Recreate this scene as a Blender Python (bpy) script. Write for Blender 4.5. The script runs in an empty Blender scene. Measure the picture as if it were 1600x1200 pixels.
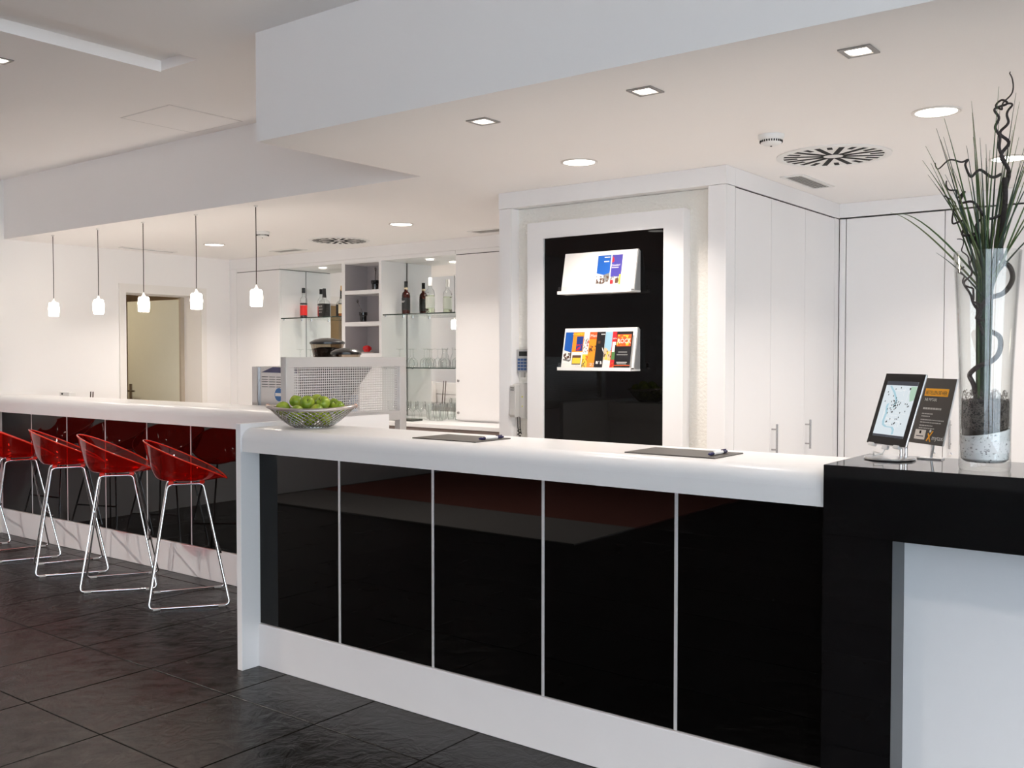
import bpy, bmesh, math, random
from mathutils import Vector, Matrix
random.seed(7)
S = bpy.context.scene
COL = S.collection
PI = math.pi

# ------------------------------------------------------------------ camera
cam = bpy.data.cameras.new('camera'); cam.sensor_width = 36.0; cam.lens = 36.0*1542.7/1600
cam.clip_start = 0.05; cam.clip_end = 200
co = bpy.data.objects.new('camera', cam); COL.objects.link(co)
co.location = (0, 0, 1.45); co.rotation_euler = (math.radians(90-1.65), 0, math.radians(37.63))
S.camera = co
# ------------------------------------------------------------------ world: overcast daylight outside the lobby windows
W = bpy.data.worlds.new('world'); S.world = W; W.use_nodes = True
bg = W.node_tree.nodes['Background']; bg.inputs[0].default_value = (0.80, 0.895, 1.0, 1); bg.inputs[1].default_value = 6.5
S.view_settings.view_transform = 'Standard'; S.view_settings.look = 'None'
S.view_settings.exposure = 0.0; S.view_settings.gamma = 1.0; S.view_settings.use_curve_mapping = False
S.cycles.transparent_max_bounces = 32; S.cycles.max_bounces = 14; S.cycles.glossy_bounces = 8; S.cycles.diffuse_bounces = 10
LAMP_ROUND, LAMP_SQUARE, LAMP_PENDANT, LAMP_NICHE, LAMP_LOBBY_FILL = 12.8, 2.0, 34.0, 1.3, 75.0   # watts of each lamp (pendants: glow strength)

# ------------------------------------------------------------------ materials
MATS = {}
def mat(name, col, rough=0.5, metal=0.0, spec=0.5, noise=0.0, nscale=20.0, bump=0.0, bscale=60.0, emis=None, estr=0.0, coat=0.0, trans=0.0):
    if name in MATS: return MATS[name]
    m = bpy.data.materials.new(name); m.use_nodes = True; nt = m.node_tree; b = nt.nodes['Principled BSDF']
    c = (col[0], col[1], col[2], 1)
    b.inputs['Base Color'].default_value = c; b.inputs['Roughness'].default_value = rough; b.inputs['Metallic'].default_value = metal
    b.inputs['Specular IOR Level'].default_value = spec; b.inputs['Coat Weight'].default_value = coat; b.inputs['Coat Roughness'].default_value = 0.03
    b.inputs['Transmission Weight'].default_value = trans
    if emis: b.inputs['Emission Color'].default_value = (*emis, 1); b.inputs['Emission Strength'].default_value = estr
    if noise or bump:
        tc = nt.nodes.new('ShaderNodeTexCoord')
    if noise:
        n = nt.nodes.new('ShaderNodeTexNoise'); n.inputs['Scale'].default_value = nscale; n.inputs['Detail'].default_value = 4
        nt.links.new(tc.outputs['Object'], n.inputs['Vector'])
        mr = nt.nodes.new('ShaderNodeMapRange'); mr.inputs['To Min'].default_value = 1-noise; mr.inputs['To Max'].default_value = 1+noise
        nt.links.new(n.outputs['Fac'], mr.inputs['Value'])
        mx = nt.nodes.new('ShaderNodeMix'); mx.data_type = 'RGBA'; mx.blend_type = 'MULTIPLY'; mx.inputs[0].default_value = 1
        mx.inputs[6].default_value = c; nt.links.new(mr.outputs[0], mx.inputs[7]); nt.links.new(mx.outputs[2], b.inputs['Base Color'])
    if bump:
        n2 = nt.nodes.new('ShaderNodeTexNoise'); n2.inputs['Scale'].default_value = bscale; n2.inputs['Detail'].default_value = 6
        nt.links.new(tc.outputs['Object'], n2.inputs['Vector'])
        bp = nt.nodes.new('ShaderNodeBump'); bp.inputs['Strength'].default_value = bump; bp.inputs['Distance'].default_value = 0.01
        nt.links.new(n2.outputs['Fac'], bp.inputs['Height']); nt.links.new(bp.outputs[0], b.inputs['Normal'])
    MATS[name] = m; return m
def thin_glass(name, tint, gloss=1.0, ior=1.45, diffuse=None, dfac=0.0, rough=0.0, edge=1.0):
    if name in MATS: return MATS[name]
    m = bpy.data.materials.new(name); m.use_nodes = True; nt = m.node_tree; nt.nodes.clear()
    out = nt.nodes.new('ShaderNodeOutputMaterial'); t = nt.nodes.new('ShaderNodeBsdfTransparent'); t.inputs[0].default_value = (*tint, 1)
    if edge < 1.0:
        l2 = nt.nodes.new('ShaderNodeLayerWeight'); l2.inputs[0].default_value = 0.5; p2 = nt.nodes.new('ShaderNodeMath'); p2.operation = 'POWER'; p2.inputs[1].default_value = 3.0; nt.links.new(l2.outputs['Facing'], p2.inputs[0])
        m3 = nt.nodes.new('ShaderNodeMix'); m3.data_type = 'RGBA'; m3.inputs[6].default_value = (*tint, 1); m3.inputs[7].default_value = (*(c*edge for c in tint), 1); nt.links.new(p2.outputs[0], m3.inputs[0]); nt.links.new(m3.outputs[2], t.inputs[0])
    g = nt.nodes.new('ShaderNodeBsdfGlossy'); g.inputs[0].default_value = (gloss, gloss, gloss, 1); g.inputs['Roughness'].default_value = rough
    lw = nt.nodes.new('ShaderNodeLayerWeight'); lw.inputs[0].default_value = 0.5      # Schlick-like, same on both faces of the thin wall
    pw = nt.nodes.new('ShaderNodeMath'); pw.operation = 'POWER'; pw.inputs[1].default_value = 4.0; nt.links.new(lw.outputs['Facing'], pw.inputs[0])
    f0 = ((ior-1)/(ior+1))**2; fr = nt.nodes.new('ShaderNodeMapRange'); fr.inputs['To Min'].default_value = f0; fr.inputs['To Max'].default_value = 0.85; nt.links.new(pw.outputs[0], fr.inputs[0])
    mx = nt.nodes.new('ShaderNodeMixShader'); nt.links.new(fr.outputs[0], mx.inputs[0])
    src = t.outputs[0]
    if diffuse:
        d = nt.nodes.new('ShaderNodeBsdfDiffuse'); d.inputs[0].default_value = (*diffuse, 1)
        tr = nt.nodes.new('ShaderNodeBsdfTranslucent'); tr.inputs[0].default_value = (*diffuse, 1)
        m1 = nt.nodes.new('ShaderNodeMixShader'); m1.inputs[0].default_value = 0.6; nt.links.new(d.outputs[0], m1.inputs[1]); nt.links.new(tr.outputs[0], m1.inputs[2])
        m2 = nt.nodes.new('ShaderNodeMixShader'); m2.inputs[0].default_value = dfac; nt.links.new(src, m2.inputs[1]); nt.links.new(m1.outputs[0], m2.inputs[2]); src = m2.outputs[0]
    nt.links.new(src, mx.inputs[1]); nt.links.new(g.outputs[0], mx.inputs[2]); nt.links.new(mx.outputs[0], out.inputs[0])
    MATS[name] = m; return m
def emit(name, col, s): return mat(name, (0.9, 0.9, 0.9), 0.4, emis=col, estr=s)
def slate():
    m = bpy.data.materials.new('slate tile'); m.use_nodes = True; nt = m.node_tree; b = nt.nodes['Principled BSDF']
    tc = nt.nodes.new('ShaderNodeTexCoord'); oi = nt.nodes.new('ShaderNodeObjectInfo')
    add = nt.nodes.new('ShaderNodeVectorMath'); add.operation = 'MULTIPLY_ADD'
    nt.links.new(oi.outputs['Random'], add.inputs[0]); add.inputs[1].default_value = (37, 51, 0); nt.links.new(tc.outputs['Object'], add.inputs[2])
    n = nt.nodes.new('ShaderNodeTexNoise'); n.inputs['Scale'].default_value = 3.2; n.inputs['Detail'].default_value = 9; n.inputs['Roughness'].default_value = 0.62; n.inputs['Distortion'].default_value = 1.3
    nt.links.new(add.outputs[0], n.inputs['Vector'])
    r = nt.nodes.new('ShaderNodeValToRGB'); r.color_ramp.elements[0].position = 0.3; r.color_ramp.elements[0].color = (0.0045, 0.0041, 0.0039, 1)
    r.color_ramp.elements[1].position = 0.75; r.color_ramp.elements[1].color = (0.015, 0.013, 0.0115, 1); nt.links.new(n.outputs['Fac'], r.inputs[0]); nt.links.new(r.outputs[0], b.inputs['Base Color'])
    rr = nt.nodes.new('ShaderNodeMapRange'); rr.inputs['To Min'].default_value = 0.15; rr.inputs['To Max'].default_value = 0.34; nt.links.new(n.outputs['Fac'], rr.inputs[0]); nt.links.new(rr.outputs[0], b.inputs['Roughness'])
    n2 = nt.nodes.new('ShaderNodeTexNoise'); n2.inputs['Scale'].default_value = 9; n2.inputs['Detail'].default_value = 9; n2.inputs['Roughness'].default_value = 0.6; n2.inputs['Distortion'].default_value = 1.5
    nt.links.new(add.outputs[0], n2.inputs['Vector'])
    bp = nt.nodes.new('ShaderNodeBump'); bp.inputs['Strength'].default_value = 0.45; bp.inputs['Distance'].default_value = 0.012
    nt.links.new(n2.outputs['Fac'], bp.inputs['Height']); nt.links.new(bp.outputs[0], b.inputs['Normal'])
    b.inputs['Specular IOR Level'].default_value = 0.18
    return m
M_WALL = mat('white paint', (0.87, 0.85, 0.835), 0.75, noise=0.015, nscale=3, bump=0.04, bscale=120)
M_CEIL = mat('ceiling paint', (0.93, 0.905, 0.885), 0.85, noise=0.012, nscale=2)
M_TEXW = mat('rough fibre wallpaper', (0.82, 0.80, 0.745), 0.85, bump=0.55, bscale=70)
M_LAM = mat('white laminate', (0.83, 0.82, 0.82), 0.38, noise=0.012, nscale=4)
M_SOLID = mat('white solid surface', (0.86, 0.85, 0.845), 0.28, noise=0.02, nscale=260)
M_PLINTH = mat('pale satin plinth', (0.80, 0.785, 0.79), 0.32, noise=0.03, nscale=5)
M_BLACKGLASS = mat('black back-painted glass', (0.001, 0.001, 0.001), 0.015, spec=0.24)
M_BLACKGLOSS = mat('black gloss lacquer', (0.003, 0.003, 0.0035), 0.035, spec=0.45)
M_ALU = mat('brushed aluminium', (0.72, 0.72, 0.73), 0.28, metal=1.0, noise=0.05, nscale=90)
M_STRIP = mat('pale aluminium strip', (0.72, 0.72, 0.73), 0.4, metal=0.35)
M_FRAME = mat('champagne metal frame', (0.62, 0.60, 0.585), 0.42, metal=0.35, noise=0.02, nscale=30)
M_STEEL = mat('stainless steel', (0.46, 0.45, 0.45), 0.26, metal=1.0, noise=0.04, nscale=40)
M_CHROME = mat('chrome', (0.86, 0.86, 0.87), 0.06, metal=1.0)
M_MIRROR = mat('mirror', (0.88, 0.89, 0.88), 0.004, metal=1.0)
M_GREYLAM = mat('grey laminate', (0.40, 0.375, 0.385), 0.5, noise=0.03, nscale=20)
M_TAUPE = mat('taupe laminate', (0.30, 0.235, 0.215), 0.45, noise=0.04, nscale=12)
M_BLACKPL = mat('black plastic', (0.012, 0.012, 0.013), 0.22)
M_DARK = mat('dark void', (0.006, 0.006, 0.006), 0.8)
M_GREYPL = mat('grey plastic', (0.36, 0.36, 0.355), 0.4)
M_LIGHTPL = mat('pale grey plastic', (0.52, 0.51, 0.49), 0.4)
M_WHITEPL = mat('white plastic', (0.82, 0.81, 0.79), 0.35)
M_GLASS = thin_glass('clear glass', (0.955, 0.965, 0.96), edge=0.30)
M_SHELFGLASS = thin_glass('shelf glass', (0.90, 0.95, 0.92))
M_SHELFEDGE = mat('dark green glass edge', (0.018, 0.035, 0.028), 0.12)
M_WINGLASS = thin_glass('window glass', (0.97, 0.98, 0.98))
M_RED = thin_glass('red polycarbonate', (0.80, 0.020, 0.010), 0.95, 1.6, diffuse=(0.95, 0.012, 0.004), dfac=0.085, rough=0.01)
M_REDRIM = thin_glass('edge glow and mount red', (0.95, 0.12, 0.06), 1.0, 1.55, diffuse=(1.0, 0.06, 0.02), dfac=0.7, rough=0.03)  # glowing edge light of the shell put into a brighter red; mounts share it
M_SLATE = slate()
M_GROUT = mat('dark grout', (0.05, 0.046, 0.043), 0.7)

# ------------------------------------------------------------------ mesh helpers
def bx(bm, x0, x1, y0, y1, z0, z1, mtx=None):
    vs = [bm.verts.new(Vector(p) if mtx is None else mtx @ Vector(p)) for p in
          ((x0, y0, z0), (x1, y0, z0), (x1, y1, z0), (x0, y1, z0), (x0, y0, z1), (x1, y0, z1), (x1, y1, z1), (x0, y1, z1))]
    for f in ((3, 2, 1, 0), (4, 5, 6, 7), (0, 1, 5, 4), (1, 2, 6, 5), (2, 3, 7, 6), (3, 0, 4, 7)): bm.faces.new([vs[i] for i in f])
def tube(bm, pts, r, n=8, closed=False):
    pts = [Vector(p) for p in pts]; N = len(pts); rs = r if isinstance(r, (list, tuple)) else [r]*N
    rings = []; up = None
    for i, p in enumerate(pts):
        a = pts[i-1] if (i > 0 or closed) else pts[0]; b = pts[(i+1) % N] if (i < N-1 or closed) else pts[-1]
        d = b-a
        if d.length < 1e-9: d = Vector((0, 0, 1))
        d.normalize()
        if up is None: up = Vector((0, 0, 1)) if abs(d.z) < 0.9 else Vector((1, 0, 0))
        s = d.cross(up)
        if s.length < 1e-6: s = d.orthogonal()
        s.normalize(); up = s.cross(d).normalized()
        rings.append([bm.verts.new(p + (s*math.cos(2*PI*k/n) + up*math.sin(2*PI*k/n))*rs[i]) for k in range(n)])
    for i in range(N if closed else N-1):
        A, B = rings[i], rings[(i+1) % N]
        for k in range(n): bm.faces.new((A[k], A[(k+1) % n], B[(k+1) % n], B[k]))
    if not closed: bm.faces.new(rings[0][::-1]); bm.faces.new(rings[-1])
def lathe(bm, prof, n=24, c=(0, 0, 0), sq=None, rot=0.0):
    rings = []
    for r, z in prof:
        if r <= 1e-6: rings.append([bm.verts.new((c[0], c[1], c[2]+z))]); continue
        ring = []
        for k in range(n):
            a = 2*PI*k/n + rot; ca, sa = math.cos(a), math.sin(a)
            if sq:
                q = (abs(math.cos(a-rot))**sq + abs(math.sin(a-rot))**sq)**(-1.0/sq); ca *= q; sa *= q
            ring.append(bm.verts.new((c[0]+r*ca, c[1]+r*sa, c[2]+z)))
        rings.append(ring)
    for A, B in zip(rings, rings[1:]):
        if len(A) == 1 and len(B) == 1: continue
        for k in range(n):
            k2 = (k+1) % n
            if len(A) == 1: bm.faces.new((A[0], B[k2], B[k]))
            elif len(B) == 1: bm.faces.new((A[k], A[k2], B[0]))
            else: bm.faces.new((A[k], A[k2], B[k2], B[k]))
def prism(bm, poly, axis, a0, a1):
    # poly of (u,v); axis 'x': (u,v)=(y,z); axis 'y': (x,z); axis 'z': (x,y)
    def P(u, v, w): return {'x': (w, u, v), 'y': (u, w, v), 'z': (u, v, w)}[axis]
    A = [bm.verts.new(P(u, v, a0)) for u, v in poly]; B = [bm.verts.new(P(u, v, a1)) for u, v in poly]
    n = len(poly); bm.faces.new(A); bm.faces.new(B[::-1])
    for k in range(n): bm.faces.new((A[k], B[k], B[(k+1) % n], A[(k+1) % n]))
def BM(): return bmesh.new()
def boxes(*bs, m=None):
    bm = BM()
    for b in bs: bx(bm, *b)
    return bm
def obj(name, bm, m, parent=None, smooth=False, bevel=0.0, segs=2, world=True, mats=None):
    bmesh.ops.recalc_face_normals(bm, faces=bm.faces)
    if bevel: bmesh.ops.bevel(bm, geom=list(bm.edges), offset=bevel, segments=segs, affect='EDGES', profile=0.5, clamp_overlap=True)
    me = bpy.data.meshes.new(name); bm.to_mesh(me); bm.free()
    for x in (mats or [m]): me.materials.append(x)
    if smooth:
        for p in me.polygons: p.use_smooth = True
        if smooth == 'auto':
            me.set_sharp_from_angle(angle=math.radians(40))
    o = bpy.data.objects.new(name, me); COL.objects.link(o)
    if parent is not None:
        o.parent = parent
        if world:
            l = Vector((0, 0, 0)); q = parent
            while q is not None: l += q.location; q = q.parent
            o.location = -l
    return o
def tag(o, label, cat, group=None):
    o['label'] = label; o['category'] = cat
    if group: o['group'] = group
    return o
def thing(name, label, cat, loc=(0, 0, 0), rz=0.0, group=None):
    o = bpy.data.objects.new(name, None); COL.objects.link(o); o.location = loc; o.rotation_euler = (0, 0, rz); o.empty_display_size = 0.1
    return tag(o, label, cat, group)
def struct(name, bm, m, bevel=0.0, parent=None):
    o = obj(name, bm, m, parent, bevel=bevel); o['kind'] = 'structure'; return o
def dup(root, loc=None, rz=None, label=None):
    r = root.copy(); COL.objects.link(r)
    if loc is not None: r.location = loc
    if rz is not None: r.rotation_euler = (0, 0, rz)
    if label: r['label'] = label
    for ch in list(root.children):
        c = ch.copy(); COL.objects.link(c); c.parent = r
        for g in ch.children:
            d = g.copy(); COL.objects.link(d); d.parent = c
    return r
def text_bm(bm, s, mtx, size=1.0, align='LEFT', depth=0.0, width=None):
    cu = bpy.data.curves.new('t', 'FONT'); cu.body = s; cu.size = size; cu.align_x = align; cu.extrude = depth; cu.resolution_u = 2
    o = bpy.data.objects.new('t', cu); COL.objects.link(o)
    dg = bpy.context.evaluated_depsgraph_get(); dg.update()
    me = bpy.data.meshes.new_from_object(o.evaluated_get(dg))
    if width:
        xs = [v.co.x for v in me.vertices]; w = max(xs)-min(xs)
        for v in me.vertices: v.co.x *= width/w
    me.transform(mtx); bm.from_mesh(me); bpy.data.meshes.remove(me); bpy.data.objects.remove(o); bpy.data.curves.remove(cu)
def arc(cx, cy, r, a0, a1, n): return [(cx+r*math.cos(math.radians(a0+(a1-a0)*k/n)), cy+r*math.sin(math.radians(a0+(a1-a0)*k/n))) for k in range(n+1)]

# ================================================================== STRUCTURE
XL, ZL, ZU = -8.23, 2.40, 2.88
YF, XR = -6.0, 4.0
fl = struct('floor', boxes((XL-4, XR+0.3, YF-0.3, 6.8, -0.15, -0.010)), M_GROUT)
TX, TY, PX, PY, G = -3.53, 2.0, 0.5675, 0.57, 0.0045
def tile_bm(cells):
    bm = BM()
    for (x, y) in cells:
        x0, x1, y0, y1 = x+G/2, x+PX-G/2, y+G/2, y+PY-G/2; c = 0.002
        b = [bm.verts.new(p) for p in ((x0, y0, -0.010), (x1, y0, -0.010), (x1, y1, -0.010), (x0, y1, -0.010))]
        m_ = [bm.verts.new(p) for p in ((x0, y0, -c), (x1, y0, -c), (x1, y1, -c), (x0, y1, -c))]
        t = [bm.verts.new(p) for p in ((x0+c, y0+c, 0), (x1-c, y0+c, 0), (x1-c, y1-c, 0), (x0+c, y1-c, 0))]
        bm.faces.new(t)
        for A, B in ((b, m_), (m_, t)):
            for k in range(4): bm.faces.new((A[k], A[(k+1) % 4], B[(k+1) % 4], B[k]))
    return bm
proto = None; rest = []
for i in range(-9, 15):
    for j in range(-15, 9):
        x, y = TX+i*PX, TY+j*PY
        if x+PX < XL or x > XR-0.02 or y < YF-0.4 or y+PY > 6.7: continue
        if -1.6 < j < 3.5 and i <= 2:
            if proto is None:
                proto = obj('tile', tile_bm([(0, 0)]), M_SLATE, fl, world=False); o = proto
            else:
                o = proto.copy(); COL.objects.link(o); o.parent = fl
            o.location = (x, y, random.uniform(-0.0006, 0.0006))
        else: rest.append((x, y))
o = obj('tiles', tile_bm(rest), M_SLATE, fl); o['kind'] = 'stuff'

obj('staff_floor_bounce', boxes((-8.2, 3.9, 4.86, 5.70, 0.0015, 0.006), (-3.7, 3.9, 3.23, 4.55, 0.0015, 0.006)), mat('pale bounce flooring', (0.84, 0.81, 0.77), 0.5, noise=0.04, nscale=15), fl)  # unseen pale floor sheets, added to bounce lamp light up to the low ceiling
# left wall with doorway (opening Y 4.95..5.74, z 0..2.02), wall 0.32 thick
struct('wall_left', boxes((XL-0.32, XL, YF-0.2, 4.95, 0, 3.0), (XL-0.32, XL, 5.74, 6.75, 0, 3.0), (XL-0.32, XL, 4.95, 5.74, 2.02, 3.0)), M_WALL)
struct('wall_back', boxes((XL-0.32, XR+0.2, 6.62, 6.75, 0, 3.0)), M_WALL)
struct('wall_front', boxes((XL-0.32, XR+0.2, YF-0.2, YF, 0, 0.25), (XL-0.32, XR+0.2, YF-0.2, YF, 2.6, 3.0), (XL-0.32, 0.2, YF-0.2, YF, 0.25, 2.6), (3.6, XR+0.2, YF-0.2, YF, 0.25, 2.6), (0.2, 0.5, YF-0.2, YF, 0.25, 2.6)), M_WALL)
struct('wall_right', boxes((XR, XR+0.2, YF, 6.62, 0, 0.25), (XR, XR+0.2, YF, 6.62, 2.6, 3.0), (XR, XR+0.2, 2.2, 6.62, 0.25, 2.6), (XR, XR+0.2, -2.2, -1.8, 0.25, 2.6), (XR, XR+0.2, YF, -5.6, 0.25, 2.6)), M_WALL)
def window(name, axis, a0, a1, p, n):
    bm = BM(); z0, z1 = 0.25, 2.6; w = 0.05
    def q(b, u0, u1, v0, v1, t=0.04):
        if axis == 'x': bx(b, u0, u1, p-t, p+t, v0, v1)
        else: bx(b, p-t, p+t, u0, u1, v0, v1)
    q(bm, a0, a1, z0, z0+w); q(bm, a0, a1, z1-w, z1)
    for k in range(n+1):
        u = a0 + (a1-a0-w)*k/n; q(bm, u, u+w, z0+w, z1-w)
    o = struct(name, bm, M_ALU)
    for k in range(n):
        u = a0 + (a1-a0-w)*k/n; g = BM(); q(g, u+w, u+(a1-a0-w)/n, z0+w, z1-w, 0.003); obj('pane', g, M_WINGLASS, o)
window('window_1', 'y', -1.8, 2.2, XR+0.1, 3); window('window_2', 'y', -5.6, -2.2, XR+0.1, 3)
window('window_3', 'x', 0.5, 3.6, YF-0.1, 3)
# upper ceiling with shadow-gap slot, low ceiling over counter and bar
struct('ceiling', boxes((XL, -3.55, 2.885, 3.93, ZU, 3.0), (-4.14, XR, YF, 2.885, ZU, 3.0), (XL, -4.45, YF, 2.885, ZU-0.006, 3.0), (-4.46, -4.13, YF, 2.885, ZU+0.05, 3.0)), M_CEIL)
struct('ceiling_lowered', boxes((XL, -3.60, 3.88, 6.62, ZL, 2.95), (-3.60, XR, 2.807, 6.62, ZL, 2.95)), M_CEIL)
# closed corridor behind the doorway
struct('wall_corridor', boxes((-11.2, -11.1, 3.6, 6.75, 0, 2.6), (-11.1, XL-0.32, 3.5, 3.6, 0, 2.6), (-11.1, XL-0.32, 6.75, 6.85, 0, 2.6), (-11.1, XL-0.32, 3.6, 6.75, 2.45, 2.6)), mat('corridor beige paint', (0.50, 0.40, 0.29), 0.7, noise=0.05))
# door frame and leaf (hinged on the far side of the wall, swung open)
bm = BM()
for b in ((XL, XL+0.012, 4.885, 4.95, 0, 2.10), (XL, XL+0.012, 5.74, 5.80, 0, 2.10), (XL, XL+0.012, 4.95, 5.74, 2.02, 2.10)): bx(bm, *b)
dr = struct('door_1', bm, mat('white door frame paint', (0.82, 0.79, 0.75), 0.45, noise=0.01))
a = math.radians(84); hx, hy = XL-0.30, 5.70
mt = Matrix.Translation((hx, hy, 0)) @ Matrix.Rotation(-a, 4, 'Z')
bm = BM(); bx(bm, -0.04, 0.0, -0.78, 0, 0.01, 2.0, mt)
leaf = obj('door_leaf', bm, mat('pale green-white door', (0.72, 0.72, 0.62), 0.5, noise=0.015), dr)
bm = BM(); bx(bm, 0.0, 0.008, -0.755, -0.715, 0.98, 1.16, mt)
tube(bm, [mt @ Vector(p) for p in ((0.005, -0.735, 1.09), (0.05, -0.735, 1.09), (0.055, -0.72, 1.09), (0.055, -0.61, 1.09))], 0.009)
obj('door_handle', bm, M_STEEL, leaf, smooth='auto')
bm = boxes((XL-0.31, XL-0.27, 5.70, 5.74, 0, 2.02), (XL-0.31, XL-0.27, 4.95, 4.99, 0, 2.02))
obj('rebate', bm, mat('tan rebate strip', (0.46, 0.40, 0.32), 0.6, noise=0.05), dr)

cl = thing('corridor_fill_lamp', 'added unseen corridor lamp brightening the open door leaf', 'ceiling light', (-9.5, 4.6, 2.45))  # added lamp, itself out of view, to light the door leaf
bm = BM(); lathe(bm, [(0, -0.03), (0.14, -0.03), (0.15, -0.02), (0.15, -0.001), (0, -0.001)], 32); obj('diffuser', bm, emit('corridor fill glow', (1.0, 0.85, 0.62), 60.0), cl, smooth='auto', world=False)
# brochure wall (pilasters, header, textured recess)
struct('wall_inner', boxes((-3.612, -3.50, 4.67, 6.62, 0, 2.399)), M_LAM)
wm = struct('wall_center', boxes((-3.612, -2.271, 4.64, 4.668, 0, 2.305)), M_TEXW)
obj('pilaster', boxes((-3.614, -3.524, 4.565, 4.6395, 0, 2.305)), M_LAM, wm); obj('pilaster', boxes((-2.2705, -2.172, 4.565, 4.668, 0, 2.305)), M_LAM, wm)
obj('header', boxes((-3.616, -2.17, 4.563, 4.668, 2.307, 2.399)), M_LAM, wm)

# ================================================================== RECEPTION COUNTER
rc = thing('reception_counter', 'long white reception counter with black glass front panels and pale plinth', 'counter', (-2.4, 3.0, 0))
prof = [(2.815, 1.010), (2.815, 1.062)] + arc(2.871, 1.062, 0.056, 180, 90, 10) + [(3.21, 1.118), (3.21, 1.010)]
bm = BM(); prism(bm, prof, 'x', -3.7295, -1.028); obj('worktop', bm, M_SOLID, rc, smooth='auto')
obj('end_panel', boxes((-3.765, -3.730, 2.807, 3.766, 0, 1.138)), M_LAM, rc, bevel=0.0015, segs=1)
obj('plinth', boxes((-3.7295, -1.0275, 2.90, 3.15, 0, 0.20)), M_PLINTH, rc, bevel=0.002, segs=1)
obj('body', boxes((-3.7295, -1.0275, 2.93, 3.19, 0.20, 1.009)), M_LAM, rc)
seams = [-3.7295, -3.187, -2.643, -2.101, -1.557, -1.0215]
for k in range(5):
    obj('glass_panel', boxes((seams[k]+(0.006 if k else 0), seams[k+1]-0.006, 2.912, 2.929, 0.203, 1.009)), M_BLACKGLASS, rc)
    if k: obj('joint_strip', boxes((seams[k]-0.006, seams[k]+0.006, 2.910, 2.929, 0.201, 1.009)), M_STRIP, rc)

# black gloss desk at the right
bd = thing('gloss_desk', 'black high-gloss desk block joined to the reception counter, pale inset panel below', 'desk', (-0.4, 3.0, 0))
obj('desk_top', boxes((-1.026, 1.6, 2.807, 3.215, 0.934, 1.135)), M_BLACKGLOSS, bd, bevel=0.0015, segs=1)
obj('desk_leg', boxes((-1.026, -0.829, 2.8072, 3.215, 0, 0.9335)), M_BLACKGLOSS, bd)
obj('inset_panel', boxes((-0.8285, 1.6, 2.918, 2.94, 0, 0.9335)), mat('pale inset laminate', (0.74, 0.755, 0.78), 0.3, noise=0.015), bd)
obj('desk_back', boxes((-0.8285, 1.6, 2.94, 3.2, 0, 0.9335)), M_LAM, bd)

# ================================================================== BAR COUNTER
bc = thing('bar_counter', 'white bar counter with black mirror-like front panels behind the red stools', 'counter', (-6.0, 3.95, 0))
prof = [(3.74, 1.000), (3.74, 1.068)] + arc(3.797, 1.068, 0.057, 180, 90, 10) + [(4.09, 1.125), (4.09, 1.000)]
bm = BM(); prism(bm, prof, 'x', XL+0.002, -4.16); obj('worktop', bm, M_SOLID, bc, smooth='auto')
obj('plinth', boxes((XL+0.002, -4.17, 3.826, 4.05, 0, 0.20)), M_PLINTH, bc, bevel=0.002, segs=1)
obj('body', boxes((XL+0.002, -4.17, 3.86, 4.08, 0.20, 0.999)), M_LAM, bc)
sv = thing('service_counter', 'low steel-topped service counter behind the bar carrying the coffee machine', 'counter', (-6.0, 4.5, 0))
obj('steel_top', boxes((XL+0.002, -4.2, 4.092, 4.85, 0.86, 0.90)), M_STEEL, sv)
obj('cupboard_front', boxes((XL+0.002, -4.2, 4.12, 4.84, 0.0, 0.859)), M_LAM, sv)
sx = [XL+0.002, -7.74, -7.20, -6.665, -6.135, -5.625, -5.09, -4.55, -4.165]
for k in range(8):
    obj('glass_panel', boxes((sx[k]+(0.005 if k else 0), sx[k+1]-0.005, 3.840, 3.859, 0.203, 0.999)), M_BLACKGLASS, bc)
    if k: obj('joint_strip', boxes((sx[k]-0.005, sx[k]+0.005, 3.838, 3.859, 0.201, 0.999)), M_STRIP, bc)

# ------------------------------------------------------------------ perforated screen
ps = thing('perforated_screen', 'champagne metal frame with square-perforated sheet at the end of the bar', 'screen', (-3.82, 3.55, 0))
FX0, FX1 = -3.842, -3.801
obj('post', boxes((FX0, FX1, 3.131, 3.182, 0, 1.39)), M_FRAME, ps, bevel=0.001, segs=1)
obj('post', boxes((FX0, FX1, 3.921, 3.972, 0, 1.39)), M_FRAME, ps, bevel=0.001, segs=1)
bm = BM(); prism(bm, [(3.131, 1.3905), (3.131, 1.442), (3.972, 1.442), (3.972, 1.3905)], 'x', FX0, FX1); obj('top_rail', bm, M_FRAME, ps, bevel=0.001, segs=1)
obj('bottom_rail', boxes((FX0, FX1, 3.1825, 3.9205, 1.097, 1.148)), M_FRAME, ps, bevel=0.001, segs=1)
bm = BM()
for k in range(58):
    y = 3.188 + k*0.0128; bx(bm, -3.8215, -3.8195, y, y+0.0040, 1.148, 1.39)
for k in range(19):
    z = 1.152 + k*0.0128; bx(bm, -3.8216, -3.8194, 3.182, 3.921, z, z+0.0040)
obj('perforated_sheet', bm, mat('pale perforated sheet', (0.72, 0.71, 0.70), 0.35, metal=0.5), ps)

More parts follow.
